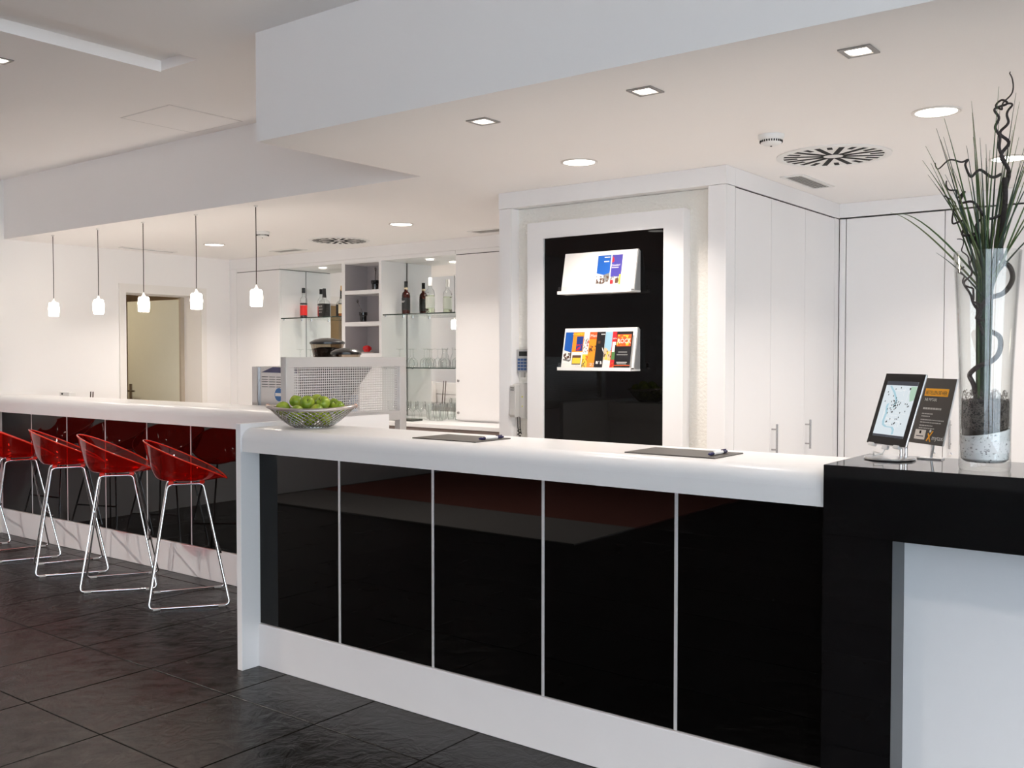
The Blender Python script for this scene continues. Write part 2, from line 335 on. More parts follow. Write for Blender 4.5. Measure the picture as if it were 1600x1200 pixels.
# ------------------------------------------------------------------ coffee machine
cm = thing('coffee_machine', 'stainless steel coffee machine with two bean hoppers behind the perforated screen', 'coffee machine', (-4.95, 4.5, 0.90))
obj('housing', boxes((-5.455, -5.00, 4.22, 4.76, 0.92, 1.378)), M_STEEL, cm, bevel=0.006)
bm = BM(); prism(bm, [(-4.998, 0.92), (-4.76, 0.92), (-4.76, 1.16), (-4.54, 1.378), (-4.998, 1.378)], 'y', 4.22, 4.44); obj('brew_unit', bm, mat('dark machine body', (0.012, 0.011, 0.012), 0.3), cm, bevel=0.006)
obj('side_column', boxes((-5.46, -5.40, 4.205, 4.30, 0.92, 1.376)), M_STEEL, cm, bevel=0.004)
for x in (-5.40, -5.05):
    for y in (4.27, 4.70): obj('foot', boxes((x-0.02, x+0.02, y-0.02, y+0.02, 0.9003, 0.9205)), M_BLACKPL, cm)
bm = BM(); lathe(bm, [(0, 0.0), (0.34, 0.0), (0.33, 0.018), (0.2, 0.03), (0, 0.034)], 32, (0, 0, 0))
for v in bm.verts: v.co = Vector((-5.05+v.co.x*0.85, 4.42+v.co.y*0.42, 1.378+v.co.z))
obj('cup_tray', bm, M_BLACKPL, cm, smooth='auto')
bm = BM(); prism(bm, [(-5.36, 1.338), (-5.24, 1.374), (-5.02, 1.374), (-5.02, 1.334)], 'y', 4.205, 4.2195)
obj('tinted_cover', bm, mat('dark blue tinted plastic', (0.010, 0.010, 0.07), 0.08), cm)
bm = BM()
for r_ in range(5):
    for c_ in range(5): bx(bm, -5.37+c_*0.075, -5.37+c_*0.075+0.06, 4.2175, 4.2198, 1.240+r_*0.0165, 1.2435+r_*0.0165)
obj('vent_slots', bm, M_DARK, cm)
bm = BM(); lathe(bm, [(0, 0), (0.044, 0), (0.044, 0.004), (0, 0.004)], 32)
for v in bm.verts: v.co = Vector((-5.19+v.co.x, 4.219-v.co.z, 1.192+v.co.y))
lg = obj('badge', bm, mat('blue badge', (0.01, 0.12, 0.36), 0.3), cm)
bm = BM(); bx(bm, -5.226, -5.156, 4.2135, 4.2148, 1.182, 1.202)
for k in range(20):
    a0, a1 = math.radians(-70+k*7), math.radians(-70+(k+1)*7)
    vs = [bm.verts.new((-5.19+r*math.cos(q), 4.2142, 1.192+r*math.sin(q))) for r, q in ((0.044, a0), (0.05, a0), (0.05, a1), (0.044, a1))]; bm.faces.new(vs)
obj('badge_band', bm, M_WHITEPL, lg)
M_SMOKE = thin_glass('smoky hopper plastic', (0.62, 0.55, 0.47))
M_BEANS = mat('roasted coffee beans', (0.018, 0.010, 0.007), 0.5, noise=0.5, nscale=90, bump=0.9, bscale=90)
for (hx_, hy_, r, z1, fill) in ((-5.07, 4.53, 0.118, 1.528, 0.78), (-4.66, 4.32, 0.098, 1.458, 0.35)):
    z0 = 1.379; h = z1-z0
    bm = BM(); lathe(bm, [(r*0.66, 0.0), (r*0.80, h*0.45), (r*0.95, h)], 40, (hx_, hy_, z0)); hp = obj('bean_hopper', bm, M_SMOKE, cm, smooth=True)
    bm = BM(); lathe(bm, [(0, 0.002), (r*0.63, 0.002), (r*0.77, h*0.45), (r*(0.77+0.14*(fill-0.45)/0.55), h*fill), (r*0.4, h*(fill+0.08)), (0, h*(fill+0.06))], 32, (hx_, hy_, z0)); obj('coffee_beans', bm, M_BEANS, hp, smooth='auto')
    bm = BM(); lathe(bm, [(0, h-0.002), (r*0.97, h-0.002), (r, h), (r, h+0.012), (r*0.93, h+0.018), (r*0.7, h+0.030), (r*0.35, h+0.039), (0, h+0.041)], 40, (hx_, hy_, z0)); obj('hopper_lid', bm, M_BLACKPL, hp, smooth='auto')

# ================================================================== BAR STOOLS
def make_stool():
    t = thing('bar_stool', '', 'bar stool', group='red bar stools along the bar')
    # shell: base superellipse to slanted rim.  local +y = front (towards bar)
    NU, NV = 56, 14; bm = BM(); rings = []
    def rim(u): 
        c, s = math.cos(u), math.sin(u); y = 0.235*s; x = 0.255*c*(1-0.10*s)
        k = (0.235 - y)/0.47                       # 0 front .. 1 back
        return Vector((x, y-0.01, 0.728 + 0.225*k**0.93 - 0.012*max(0, s)**6))
    def base(u):
        c, s = math.cos(u), math.sin(u); return Vector((0.165*c, 0.155*s+0.002, 0.722))
    bm_c = bm.verts.new((0, 0, 0.720))
    for j in range(NV+1):
        v = j/NV; ring = []
        for i in range(NU):
            u = 2*PI*i/NU; B, R = base(u), rim(u)
            if v < 0.3: p = B*1.0; q = v/0.3; p = Vector((B.x*q, B.y*q, 0.720+0.002*q*q))
            else:
                w = (v-0.3)/0.7; hz = w**1.75; hr = w**0.80
                p = Vector((B.x+(R.x-B.x)*hr, B.y+(R.y-B.y)*hr, B.z+(R.z-B.z)*hz))
            ring.append(p)
        rings.append(ring)
    vr = [[bm.verts.new(p) for p in r] for r in rings[1:]]
    for i in range(NU): bm.faces.new((bm_c, vr[0][i], vr[0][(i+1) % NU]))
    for A, B in zip(vr, vr[1:]):
        for i in range(NU): bm.faces.new((A[i], A[(i+1) % NU], B[(i+1) % NU], B[i]))
    sh = obj('seat_shell', bm, M_RED, t, smooth=True, world=False)
    bm = BM(); tube(bm, [rim(2*PI*i/NU) for i in range(NU)], 0.0042, 8, closed=True); obj('rim', bm, M_REDRIM, sh, smooth=True, world=False)
    for s in (-1, 1):
        for y in (-0.095, 0.078): obj('seat_mount', boxes((s*0.115-0.02, s*0.115+0.02, y-0.014, y+0.014, 0.704, 0.7215)), M_REDRIM, sh, bevel=0.004, world=False)
    for s in (-1, 1):
        A, B = Vector((s*0.115, -0.112, 0.702)), Vector((s*0.115, 0.085, 0.702))
        C_, D = Vector((s*0.245, 0.222, 0.008)), Vector((s*0.212, -0.222, 0.008))
        pts = []
        P = [A, B, C_, D]
        for k in range(4):
            p, a_, b_ = P[k], P[k-1], P[(k+1) % 4]; d0 = (a_-p).normalized()*0.028; d1 = (b_-p).normalized()*0.028
            for q in range(5):
                w = q/4; pts.append((p+d0)*(1-w)**2 + p*2*w*(1-w) + (p+d1)*w*w)
        bm = BM(); tube(bm, pts, 0.0065, 10, closed=True); f = obj('sled_frame', bm, M_CHROME, t, smooth=True, world=False)
        for w in (0.10, 0.90):
            p = D.lerp(C_, w); obj('foot_glide', boxes((p.x-0.009, p.x+0.009, p.y-0.02, p.y+0.02, 0.0005, 0.013)), mat('clear grey glide', (0.55, 0.55, 0.54), 0.35), f, bevel=0.002, world=False)
    w = (0.702-0.30)/(0.694); p = Vector((0.115, 0.085, 0.702)).lerp(Vector((0.245, 0.222, 0.008)), w)
    bm = BM(); tube(bm, [(-p.x, p.y, p.z), (-p.x+0.01, p.y+0.012, p.z), (p.x-0.01, p.y+0.012, p.z), (p.x, p.y, p.z)], 0.006, 10); obj('footrest', bm, M_CHROME, t, smooth='auto', world=False)
    return t
st0 = make_stool()
SPOT = [(-5.093, 3.452, 57, 'translucent red bar stool on chrome sled frame, first beside the white counter end panel'),
        (-5.790, 3.430, 56, 'translucent red bar stool on chrome sled frame, second from the white counter end panel'),
        (-6.476, 3.467, 64.6, 'translucent red bar stool on chrome sled frame, third from the white counter end panel'),
        (-7.197, 3.487, 72, 'translucent red bar stool on chrome sled frame, fourth from the white counter end panel'),
        (-7.985, 3.47, 81, 'translucent red bar stool on chrome sled frame, last of the row against the left wall')]
for i, (x, y, a_, lb) in enumerate(SPOT):
    rz = math.radians(a_-90)
    if i == 0: st0.location = (x, y, 0); st0.rotation_euler = (0, 0, rz); st0['label'] = lb
    else: dup(st0, (x, y, 0), rz, lb)

# ================================================================== PENDANT LAMPS
def make_pendant():
    t = thing('pendant_lamp', '', 'pendant lamp', group='glass pendants over the bar')
    bm = BM(); lathe(bm, [(0, 1.900), (0.006, 1.900), (0.008, 1.885), (0.018, 1.868), (0.018, 1.858), (0, 1.858)], 16); obj('socket', bm, M_WHITEPL, t, smooth='auto', world=False)
    bm = BM(); lathe(bm, [(0, 1.868), (0.031, 1.868), (0.037, 1.858), (0.040, 1.82), (0.037, 1.766), (0.033, 1.762), (0, 1.762)], 24)
    obj('lamp_shade', bm, emit('glowing opal glass', (1.0, 0.90, 0.78), LAMP_PENDANT), t, smooth='auto', world=False)
    bm = BM(); tube(bm, [(0, 0, 1.898), (0.002, 0, 2.1), (0, 0, 2.398)], 0.0032, 6); obj('cord', bm, mat('dark cord', (0.06, 0.045, 0.04), 0.6), t, world=False)
    bm = BM(); lathe(bm, [(0, 2.399), (0.012, 2.399), (0.012, 2.393), (0.004, 2.390), (0, 2.390)], 20); obj('ceiling_rose', bm, M_WHITEPL, t, smooth='auto', world=False)
    return t
pl0 = make_pendant()
for i, (x, lb) in enumerate(((-5.122, 'first'), (-5.759, 'second'), (-6.389, 'third'), (-6.99, 'fourth'), (-7.65, 'fifth'))):
    lb = 'glowing white glass pendant on a thin cord, %s along the bar from the coffee machine' % lb
    if i == 0: pl0.location = (x, 3.985, 0); pl0['label'] = lb
    else: dup(pl0, (x, 3.985, 0), 0, lb)

# ================================================================== CEILING FITTINGS
def lamp_light(parent, shape, size, watts, spread, col=(1.0, 0.905, 0.83), z=-0.012):
    L_ = bpy.data.lights.new('lamp_light', 'AREA'); L_.shape = shape; L_.size = size; L_.energy = watts; L_.color = col; L_.spread = math.radians(spread)
    o = bpy.data.objects.new('lamp_light', L_); COL.objects.link(o); o.parent = parent; o.location = (0, 0, z)
def round_light(x, y, label, r=0.091, z=ZL, s=None, nm='round light glow'):
    t = thing('ceiling_downlight', label, 'ceiling light', (x, y, z), group='round recessed downlights')
    bm = BM(); lathe(bm, [(r*0.84, -0.0005), (r, -0.0005), (r, -0.004), (r*0.93, -0.007), (r*0.84, -0.004)], 40, (0, 0, 0)); obj('trim_ring', bm, mat('pale lamp ring', (0.70, 0.66, 0.62), 0.35), t, smooth='auto', world=False)
    bm = BM(); lathe(bm, [(0, -0.0032), (r*0.86, -0.0032), (r*0.86, -0.0008), (0, -0.0008)], 40); obj('diffuser', bm, emit('round light glow', (1.0, 0.95, 0.88), 6.0), t, world=False)
    lamp_light(t, 'DISK', r*1.6, s or LAMP_ROUND, 125)
round_light(-2.715, 4.062, 'round recessed downlight above the brochure wall, near its frame')
round_light(-1.056, 4.074, 'round recessed downlight above the tall vase, nearest the square spotlights')
round_light(-1.024, 5.248, 'round recessed downlight behind the grass tips, close to the tall cabinets')
round_light(-7.193, 5.16, 'round recessed downlight in the bar ceiling near the open door', s=17.0)
round_light(-5.007, 5.184, 'round recessed downlight in the bar ceiling beside the round air diffuser', s=14.0)
round_light(-7.05, 6.25, 'small round spotlight in the top of the left bottle niche', 0.042, 2.268, LAMP_NICHE, 'niche light glow')
round_light(-5.70, 6.25, 'small round spotlight in the top of the right bottle niche', 0.042, 2.268, LAMP_NICHE, 'niche light glow')
def square_light(x, y, label, z=ZL):
    t = thing('square_spotlight', label, 'ceiling light', (x, y, z), group='square recessed spotlights')
    h, w = 0.050, 0.015; bm = BM()
    for b in ((-h, h, -h, -h+w), (-h, h, h-w, h), (-h, -h+w, -h+w, h-w), (h-w, h, -h+w, h-w)): bx(bm, b[0], b[1], b[2], b[3], -0.005, -0.0005)
    obj('metal_frame', bm, mat('grey lamp frame', (0.30, 0.285, 0.27), 0.4, metal=0.4), t, world=False)
    bm = BM(); lathe(bm, [(0, -0.0032), (h-w-0.002, -0.0032), (h-w-0.002, -0.0008), (0, -0.0008)], 24, sq=5); obj('lamp', bm, emit('square light glow', (1.0, 0.93, 0.83), 6.0), t, world=False)
    lamp_light(t, 'SQUARE', 0.06, LAMP_SQUARE, 110)
square_light(-2.552, 3.119, 'square recessed spotlight over the counter, farthest from the vase')
square_light(-1.801, 3.119, 'square recessed spotlight over the counter, middle of the three')
square_light(-1.040, 3.119, 'square recessed spotlight over the counter, closest to the vase')
square_light(-4.885, 2.29, 'square recessed spotlight in the high lobby ceiling panel', ZU-0.006)
for x, y in ((-2.5, -0.5), (0.6, -0.8), (-5.6, -0.8), (1.8, 1.6), (-6.6, 1.2)):  # fill downlights added out of view to brighten the lobby side
    round_light(x, y, 'added out-of-view fill downlight in the high lobby ceiling', 0.11, ZU-0.006 if x < -4.5 else ZU, LAMP_LOBBY_FILL, 'lobby fill glow')

def diffuser(x, y, label, r=0.262):
    t = thing('swirl_diffuser', label, 'air vent', (x, y, ZL), group='round swirl air diffusers')
    bm = BM(); lathe(bm, [(0, -0.004), (r*0.88, -0.004), (r*0.9, -0.009), (r, -0.006), (r, -0.0005), (0, -0.0005)], 48); obj('face_plate', bm, M_WHITEPL, t, smooth='auto', world=False)
    bm = BM()
    for k in range(24):
        a_ = 2*PI*k/24; r0, r1, w = ((0.045, 0.228, 0.0155) if k % 2 == 0 else (0.165, 0.228, 0.0145))
        m_ = Matrix.Rotation(a_, 4, 'Z'); bx(bm, r0, r1, -w/1.25, w/1.25, -0.0052, -0.0035, m_)
    obj('air_slots', bm, M_DARK, t, world=False)
diffuser(-1.673, 4.67, 'round swirl air diffuser with black radial slots beside the smoke detector over the reception')
diffuser(-6.119, 5.603, 'round swirl air diffuser with dark slots in the bar ceiling', 0.25)
def grille(x0, x1, y0, y1, label, alongx, dark=(0.12, 0.11, 0.105)):
    cx, cy = (x0+x1)/2, (y0+y1)/2; hx_, hy_ = (x1-x0)/2, (y1-y0)/2
    t = thing('air_grille', label, 'air vent', (cx, cy, ZL), group='slotted ceiling grilles')
    w = 0.02; bm = BM()
    for b in ((-hx_-w, hx_+w, -hy_-w, -hy_), (-hx_-w, hx_+w, hy_, hy_+w), (-hx_-w, -hx_, -hy_, hy_), (hx_, hx_+w, -hy_, hy_)): bx(bm, b[0], b[1], b[2], b[3], -0.006, -0.0005)
    obj('grille_frame', bm, M_WHITEPL, t, world=False)
    obj('backing', boxes((-hx_, hx_, -hy_, hy_, -0.0015, -0.0005)), M_DARK, t, world=False)
    n = 5
    for k in range(n):
        if alongx: y = -hy_ + 2*hy_*(k+0.25)/n; b = (-hx_, hx_, y, y+hy_/n, -0.005, -0.0016)
        else: x = -hx_ + 2*hx_*(k+0.25)/n; b = (x, x+hx_/n, -hy_, hy_, -0.005, -0.0016)
        obj('slat', boxes(b), mat('grey grille slat', (0.42, 0.40, 0.38), 0.4, metal=0.3), t, world=False)
grille(-2.075, -1.985, 5.07, 5.49, 'grey slotted air grille in the ceiling near the corner cabinets', False)
grille(-7.22, -6.90, 5.80, 5.90, 'pale slotted air grille above the left bar cabinet', True)
grille(-4.87, -4.45, 5.80, 5.92, 'pale slotted air grille above the right bar cabinet', True)
grille(-8.03, -7.99, 4.80, 5.30, 'narrow slotted air grille in the ceiling beside the door', False)
def smoke(x, y, label):
    t = thing('smoke_detector', label, 'smoke detector', (x, y, ZL), group='ceiling smoke detectors')
    bm = BM(); lathe(bm, [(0, -0.0005), (0.055, -0.0005), (0.055, -0.014), (0.050, -0.022), (0.047, -0.024), (0.044, -0.034), (0.03, -0.044), (0, -0.047)], 32); obj('housing', bm, M_WHITEPL, t, smooth='auto', world=False)
    bm = BM()
    for k in range(28): bx(bm, 0.044, 0.0485, -0.0022, 0.0022, -0.033, -0.0245, Matrix.Rotation(2*PI*k/28, 4, 'Z'))
    bx(bm, -0.003, 0.003, -0.003, 0.003, -0.050, -0.046); obj('sensor_slots', bm, M_DARK, t, world=False)
smoke(-1.731, 4.075, 'white round smoke detector beside the large swirl diffuser'); smoke(-6.16, 4.854, 'white round smoke detector in the bar ceiling behind the pendants')
ah = thing('access_hatch', 'flush white square access hatch in the high ceiling', 'hatch', (-5.26, 3.55, ZU))
obj('hatch_panel', boxes((-5.505, -5.015, 3.305, 3.795, ZU-0.003, ZU-0.0004)), M_CEIL, ah)
bm = boxes((-5.517, -5.508, 3.30, 3.80, ZU-0.002, ZU-0.0004), (-5.012, -5.006, 3.30, 3.80, ZU-0.002, ZU-0.0004), (-5.517, -5.006, 3.798, 3.803, ZU-0.002, ZU-0.0004), (-5.517, -5.006, 3.297, 3.302, ZU-0.002, ZU-0.0004))
obj('hatch_rim', bm, mat('grey hatch rim', (0.66, 0.64, 0.62), 0.5), ah)

# ================================================================== TALL CABINETS (reception side)
def bar_handle(parent, p, axis, L, off):
    # vertical bar handle centred p, standing off along axis vector
    bm = BM(); p = Vector(p); off = Vector(off); q = p+off
    tube(bm, [q-Vector((0, 0, L/2)), q+Vector((0, 0, L/2))], 0.006, 10)
    for s in (-1, 1): tube(bm, [p+Vector((0, 0, s*L*0.33)), q+Vector((0, 0, s*L*0.33))], 0.0045, 8)
    obj('handle', bm, M_STEEL, parent, smooth='auto')
sc = thing('tall_cabinet', 'white handled tall cabinet row returning beside the brochure wall', 'cabinet', (-2.45, 5.4, 0))
obj('carcass', boxes((-2.69, -2.195, 4.669, 6.16, 0, 2.303)), M_LAM, sc)
obj('fascia', boxes((-2.69, -2.170, 4.669, 6.178, 2.308, 2.399)), M_LAM, sc)
obj('shadow_gap', boxes((-2.60, -2.18, 4.671, 6.13, 2.3035, 2.3078)), M_DARK, sc)
obj('filler', boxes((-2.195, -2.172, 6.105, 6.178, 0, 2.303)), M_LAM, sc)
yy = [4.672, 5.125, 5.616, 6.103]
for k in range(3):
    d = obj('door', boxes((-2.193, -2.172, yy[k]+0.0015, yy[k+1]-0.0015, 0.08, 2.300)), M_LAM, sc)
    if k: bar_handle(d, (-2.172, yy[k]+0.025, 0.99), 'z', 0.17, (0.03, 0, 0))
rcab = thing('wall_cabinet', 'white full-height double-door cupboard along the wall behind the desk', 'cabinet', (-1.2, 6.4, 0))
obj('carcass', boxes((-2.168, 1.6, 6.205, 6.60, 0, 2.302)), M_DARK, rcab)
obj('fascia', boxes((-2.1698, 1.6, 6.1785, 6.60, 2.312, 2.399)), M_LAM, rcab); obj('filler', boxes((-2.168, -2.131, 6.181, 6.205, 0, 2.302)), M_LAM, rcab)
xx = [-2.127, -1.545, -0.963, -0.381, 0.2, 0.78, 1.36]
for k in range(6):
    d = obj('door', boxes((xx[k]+0.0022, xx[k+1]-0.0022, 6.182, 6.203, 0.08, 2.302)), M_LAM, rcab)
    hx_ = xx[k+1]-0.050 if k % 2 == 0 else xx[k]+0.046
    bar_handle(d, (hx_, 6.182, 0.985), 'z', 0.17, (0, -0.03, 0))
    bm = BM(); lathe(bm, [(0, 0), (0.012, 0), (0.012, 0.006), (0.008, 0.008), (0, 0.008)], 20)
    for v in bm.verts: v.co = Vector((hx_+v.co.x, 6.182-v.co.z, 0.868+v.co.y))
    lk = obj('lock', bm, M_CHROME, d, smooth='auto')

# ================================================================== BACK BAR
YB = 6.08
hb = thing('bar_cabinet_header', 'long white fascia above the back bar cabinets', 'fascia', (-6, 6.2, 2.27))
obj('fascia', boxes((XL+0.002, -3.62, YB-0.005, 6.61, 2.302, 2.399)), M_LAM, hb)
obj('niche_top', boxes((-7.46, -5.27, YB, 6.41, 2.270, 2.301)), M_LAM, hb)
def tall(name, x0, x1, z0, label, gapz):
    t = thing(name, label, 'cabinet', ((x0+x1)/2, 6.3, z0))
    obj('carcass', boxes((x0, x1, YB+0.022, 6.60, z0, 2.264)), M_LAM, t); obj('shadow_gap', boxes((x0+0.002, x1-0.002, YB+0.006, 6.4, 2.2645, 2.269)), M_DARK, t)
    obj('door', boxes((x0+0.002, x1-0.002, YB, YB+0.021, z0+0.015, 2.263)), M_LAM, t)
    obj('top_strip', boxes((x0, x1, YB, 6.4, 2.2695, 2.3015)), M_LAM, t)
    return t
tall('bar_tall_cabinet', -8.12, -7.467, 0.0, 'white tall cupboard door of the back bar near the open door', 0)
obj('filler', boxes((XL+0.002, -8.122, YB, 6.6, 0, 2.301)), M_LAM, bpy.data.objects['bar_tall_cabinet'])
t = tall('bar_upper_cabinet', -5.265, -3.63, 0.918, 'white cupboard door with small key locks beside the right bottle niche', 0)
for z in (1.245, 0.985):
    bm = BM(); lathe(bm, [(0, 0), (0.011, 0), (0.011, 0.008), (0.006, 0.012), (0, 0.012)], 16)
    for v in bm.verts: v.co = Vector((-5.235+v.co.x, YB-v.co.z, z+v.co.y))
    obj('lock', bm, M_STEEL, t, smooth='auto')
bw = thing('back_bar_worktop', 'white worktop slab running under the back bar niches', 'worktop', (-5.5, 6.0, 0.88))
obj('slab', boxes((-7.465, -3.63, 5.715, 6.40, 0.884, 0.915)), M_LAM, bw, bevel=0.002, segs=1)
for k, x in enumerate((-7.46, -6.85, -6.24, -5.63, -5.02, -4.41)):
    b = thing('base_cabinet', 'taupe base cupboard under the back bar worktop, %s from the tall cupboard by the door' % ('first', 'second', 'third', 'fourth', 'fifth', 'sixth')[k], 'cabinet', (x+0.3, 6.1, 0), group='taupe base cupboards')
    obj('body', boxes((x+0.002, x+0.606, 5.80, 6.40, 0, 0.883)), M_TAUPE, b); obj('door', boxes((x+0.003, x+0.605, 5.775, 5.798, 0.1, 0.872)), M_TAUPE, b)
# shelf tower
tw = thing('shelf_tower', 'white open shelf tower with grey-lined compartments between the bottle niches', 'shelf', (-6.36, 6.2, 0.916))
M_T = M_LAM
obj('side', boxes((-6.611, -6.571, YB, 6.39, 0.916, 2.269)), M_T, tw); obj('side', boxes((-6.142, -6.112, YB, 6.39, 0.916, 2.269)), M_T, tw)
obj('back_panel', boxes((-6.571, -6.142, 6.35, 6.39, 0.916, 2.269)), M_GREYLAM, tw)
for z0, z1 in ((2.262, 2.269), (1.991, 2.025), (1.711, 1.747), (1.40, 1.47)): obj('shelf_board', boxes((-6.571, -6.142, YB+0.002, 6.35, z0, z1)), M_T, tw)
obj('lower_panel', boxes((-6.571, -6.142, YB+0.002, YB+0.02, 0.916, 1.40)), M_T, tw)
for z0, z1 in ((2.0252, 2.2618), (1.7472, 1.9908), (1.4702, 1.7108)):
    obj('lining', boxes((-6.571, -6.569, YB+0.004, 6.35, z0, z1)), M_GREYLAM, tw); obj('lining', boxes((-6.144, -6.142, YB+0.004, 6.35, z0, z1)), M_GREYLAM, tw)
# niches: mirrors, side panels, shelves
for (x0, x1, nm) in ((-7.465, -6.613, 'left'), (-6.110, -5.267, 'right')):
    m_ = thing('niche_mirror', 'tall mirror lining the back of the %s' % ('bottle niche by the left tall cupboard' if nm == 'left' else 'bottle niche by the locked cupboard'), 'mirror', ((x0+x1)/2, 6.40, 0.916), group='niche mirrors')
    obj('mirror_glass', boxes((x0, x1, 6.400, 6.408, 0.916, 2.269)), M_MIRROR, m_)
    obj('edge_strip', boxes((x0, x0+0.004, 6.396, 6.3995, 0.916, 2.269)), M_GREYPL, m_)
    for z in (1.805, 1.350):
        s = thing('glass_shelf', 'clear glass shelf with dark green edge, %s in the %s bottle niche' % ('upper' if z > 1.5 else 'lower', nm if nm == 'left' else 'right'), 'shelf', ((x0+x1)/2, 6.24, z-0.008), group='glass niche shelves')
        obj('pane', boxes((x0+0.012, x1-0.012, 6.090, 6.385, z-0.008, z)), M_SHELFGLASS, s)
        obj('front_edge', boxes((x0+0.012, x1-0.012, 6.082, 6.0898, z-0.009, z+0.0005)), M_SHELFEDGE, s)
        for x in (x0+0.0005, x1-0.0125):
            for y in (6.12, 6.34):
                obj('shelf_pin', boxes((x, x+0.012, y-0.005, y+0.005, z-0.020, z-0.0085)), M_STEEL, s)

# ------------------------------------------------------------------ bottles
def bottle(name, loc, label, prof, gm, parts, n=24, sq=None, rz=0.0):
    t = thing(name, label, 'bottle', loc, rz, 'bottles on the glass shelves')
    bm = BM(); lathe(bm, prof, n, sq=sq); obj('bottle_glass', bm, gm, t, smooth='auto', world=False)
    for (pn, pf, pm) in parts:
        bm = BM(); lathe(bm, pf, n, sq=sq if pn not in ('cap',) else None); o = obj(pn, bm, pm, t, smooth='auto', world=False)
    return t
ZS = 1.8052
rum = mat('dark rum', (0.045, 0.006, 0.003), 0.06); red = mat('red label', (0.75, 0.02, 0.015), 0.45); cola = mat('dark liquor', (0.03, 0.005, 0.003), 0.08)
blk = mat('black label', (0.015, 0.015, 0.015), 0.4); crm = mat('cream label', (0.80, 0.66, 0.44), 0.5); wht = mat('white label', (0.80, 0.82, 0.74), 0.5); gold = mat('gold cap', (0.62, 0.36, 0.08), 0.35, metal=0.5)
b = bottle('liquor_bottle', (-7.371, 6.29, ZS), 'clear bottle with red label and black cap on the left glass shelf', [(0, 0.0), (0.034, 0.0), (0.034, 0.175), (0.030, 0.195), (0.014, 0.212), (0.0135, 0.255), (0, 0.255)], M_GLASS,
   [('liquor', [(0, 0.003), (0.0325, 0.003), (0.0325, 0.115), (0, 0.115)], cola), ('label', [(0.0345, 0.03), (0.0348, 0.03), (0.0348, 0.125), (0.0345, 0.125)], red), ('label_band', [(0.0345, 0.133), (0.0348, 0.133), (0.0348, 0.147), (0.0345, 0.147)], blk), ('cap', [(0, 0.243), (0.0165, 0.243), (0.0165, 0.292), (0, 0.292)], M_BLACKPL)])
b = bottle('whiskey_bottle', (-7.077, 6.29, ZS), 'square whiskey bottle with black label on the left glass shelf', [(0, 0.0), (0.043, 0.0), (0.043, 0.135), (0.036, 0.155), (0.018, 0.175), (0.016, 0.21), (0, 0.21)], M_GLASS,
   [('liquor', [(0, 0.003), (0.0405, 0.003), (0.0405, 0.04), (0, 0.04)], cola), ('label', [(0.0434, 0.012), (0.0437, 0.012), (0.0437, 0.132), (0.0434, 0.132)], blk), ('cap', [(0, 0.19), (0.0185, 0.19), (0.0165, 0.235), (0.0155, 0.275), (0, 0.275)], M_BLACKPL)], n=32, sq=7, rz=math.radians(-8))
bm = BM()
for s, zt, sz in (('JACK', 0.098, 0.026), ('DANIEL\'S', 0.072, 0.018), ('Old No.7', 0.046, 0.018)):
    text_bm(bm, s, Matrix.Translation((0, -0.0442, zt)) @ Matrix.Rotation(PI/2, 4, 'X'), sz, 'CENTER', 0.0, 0.066 if s != 'Old No.7' else 0.05)
obj('label_lettering', bm, M_WHITEPL, b, world=False)
b = bottle('liqueur_bottle', (-6.835, 6.29, ZS), 'slim bottle with gold cap and cream label beside the shelf tower', [(0, 0.0), (0.033, 0.0), (0.033, 0.13), (0.024, 0.165), (0.012, 0.20), (0.011, 0.255), (0, 0.255)], M_GLASS,
   [('liquor', [(0, 0.003), (0.0315, 0.003), (0.0315, 0.12), (0, 0.12)], mat('amber liquor', (0.42, 0.12, 0.02), 0.1)), ('label', [(0.0335, 0.035), (0.0338, 0.035), (0.0338, 0.125), (0.0335, 0.125)], crm), ('label_band', [(0.034, 0.118), (0.0343, 0.118), (0.0343, 0.126), (0.034, 0.126)], blk), ('cap', [(0, 0.245), (0.0135, 0.245), (0.0125, 0.29), (0, 0.29)], gold)])
b = bottle('rum_bottle', (-6.018, 6.288, ZS), 'round dark brown rum bottle with black cap on the right glass shelf', [(0, 0.0), (0.037, 0.0), (0.037, 0.165), (0.033, 0.19), (0.017, 0.207), (0.015, 0.24), (0, 0.24)], rum,
   [('label', [(0.0375, 0.04), (0.0378, 0.04), (0.0378, 0.15), (0.0375, 0.15)], blk), ('neck_band', [(0.0155, 0.222), (0.0162, 0.222), (0.0162, 0.238), (0.0155, 0.238)], crm), ('cap', [(0, 0.235), (0.0155, 0.235), (0.0155, 0.293), (0, 0.293)], M_BLACKPL)])
bm = BM()
for k, z in enumerate((0.117, 0.108)): bx(bm, -0.022+0.006*k, 0.022-0.008*k, -0.0392, -0.0386, z, z+0.005)
for k in range(7): bx(bm, -0.031, -0.026, -0.0296, -0.0290, 0.035+k*0.01, 0.041+k*0.01)
obj('label_print', bm, M_WHITEPL, b, world=False)
b = bottle('white_rum_bottle', (-5.733, 6.288, ZS), 'clear bottle with white cap and pale label on the right glass shelf', [(0, 0.0), (0.0395, 0.0), (0.0395, 0.17), (0.035, 0.20), (0.017, 0.222), (0.016, 0.26), (0, 0.26)], M_GLASS,
   [('liquor', [(0, 0.003), (0.037, 0.003), (0.037, 0.16), (0, 0.16)], thin_glass('pale spirit', (0.90, 0.93, 0.80))), ('label', [(0.0399, 0.05), (0.0402, 0.05), (0.0402, 0.15), (0.0399, 0.15)], wht), ('cap', [(0, 0.242), (0.0185, 0.242), (0.0175, 0.312), (0, 0.312)], M_WHITEPL)])
bm = BM()
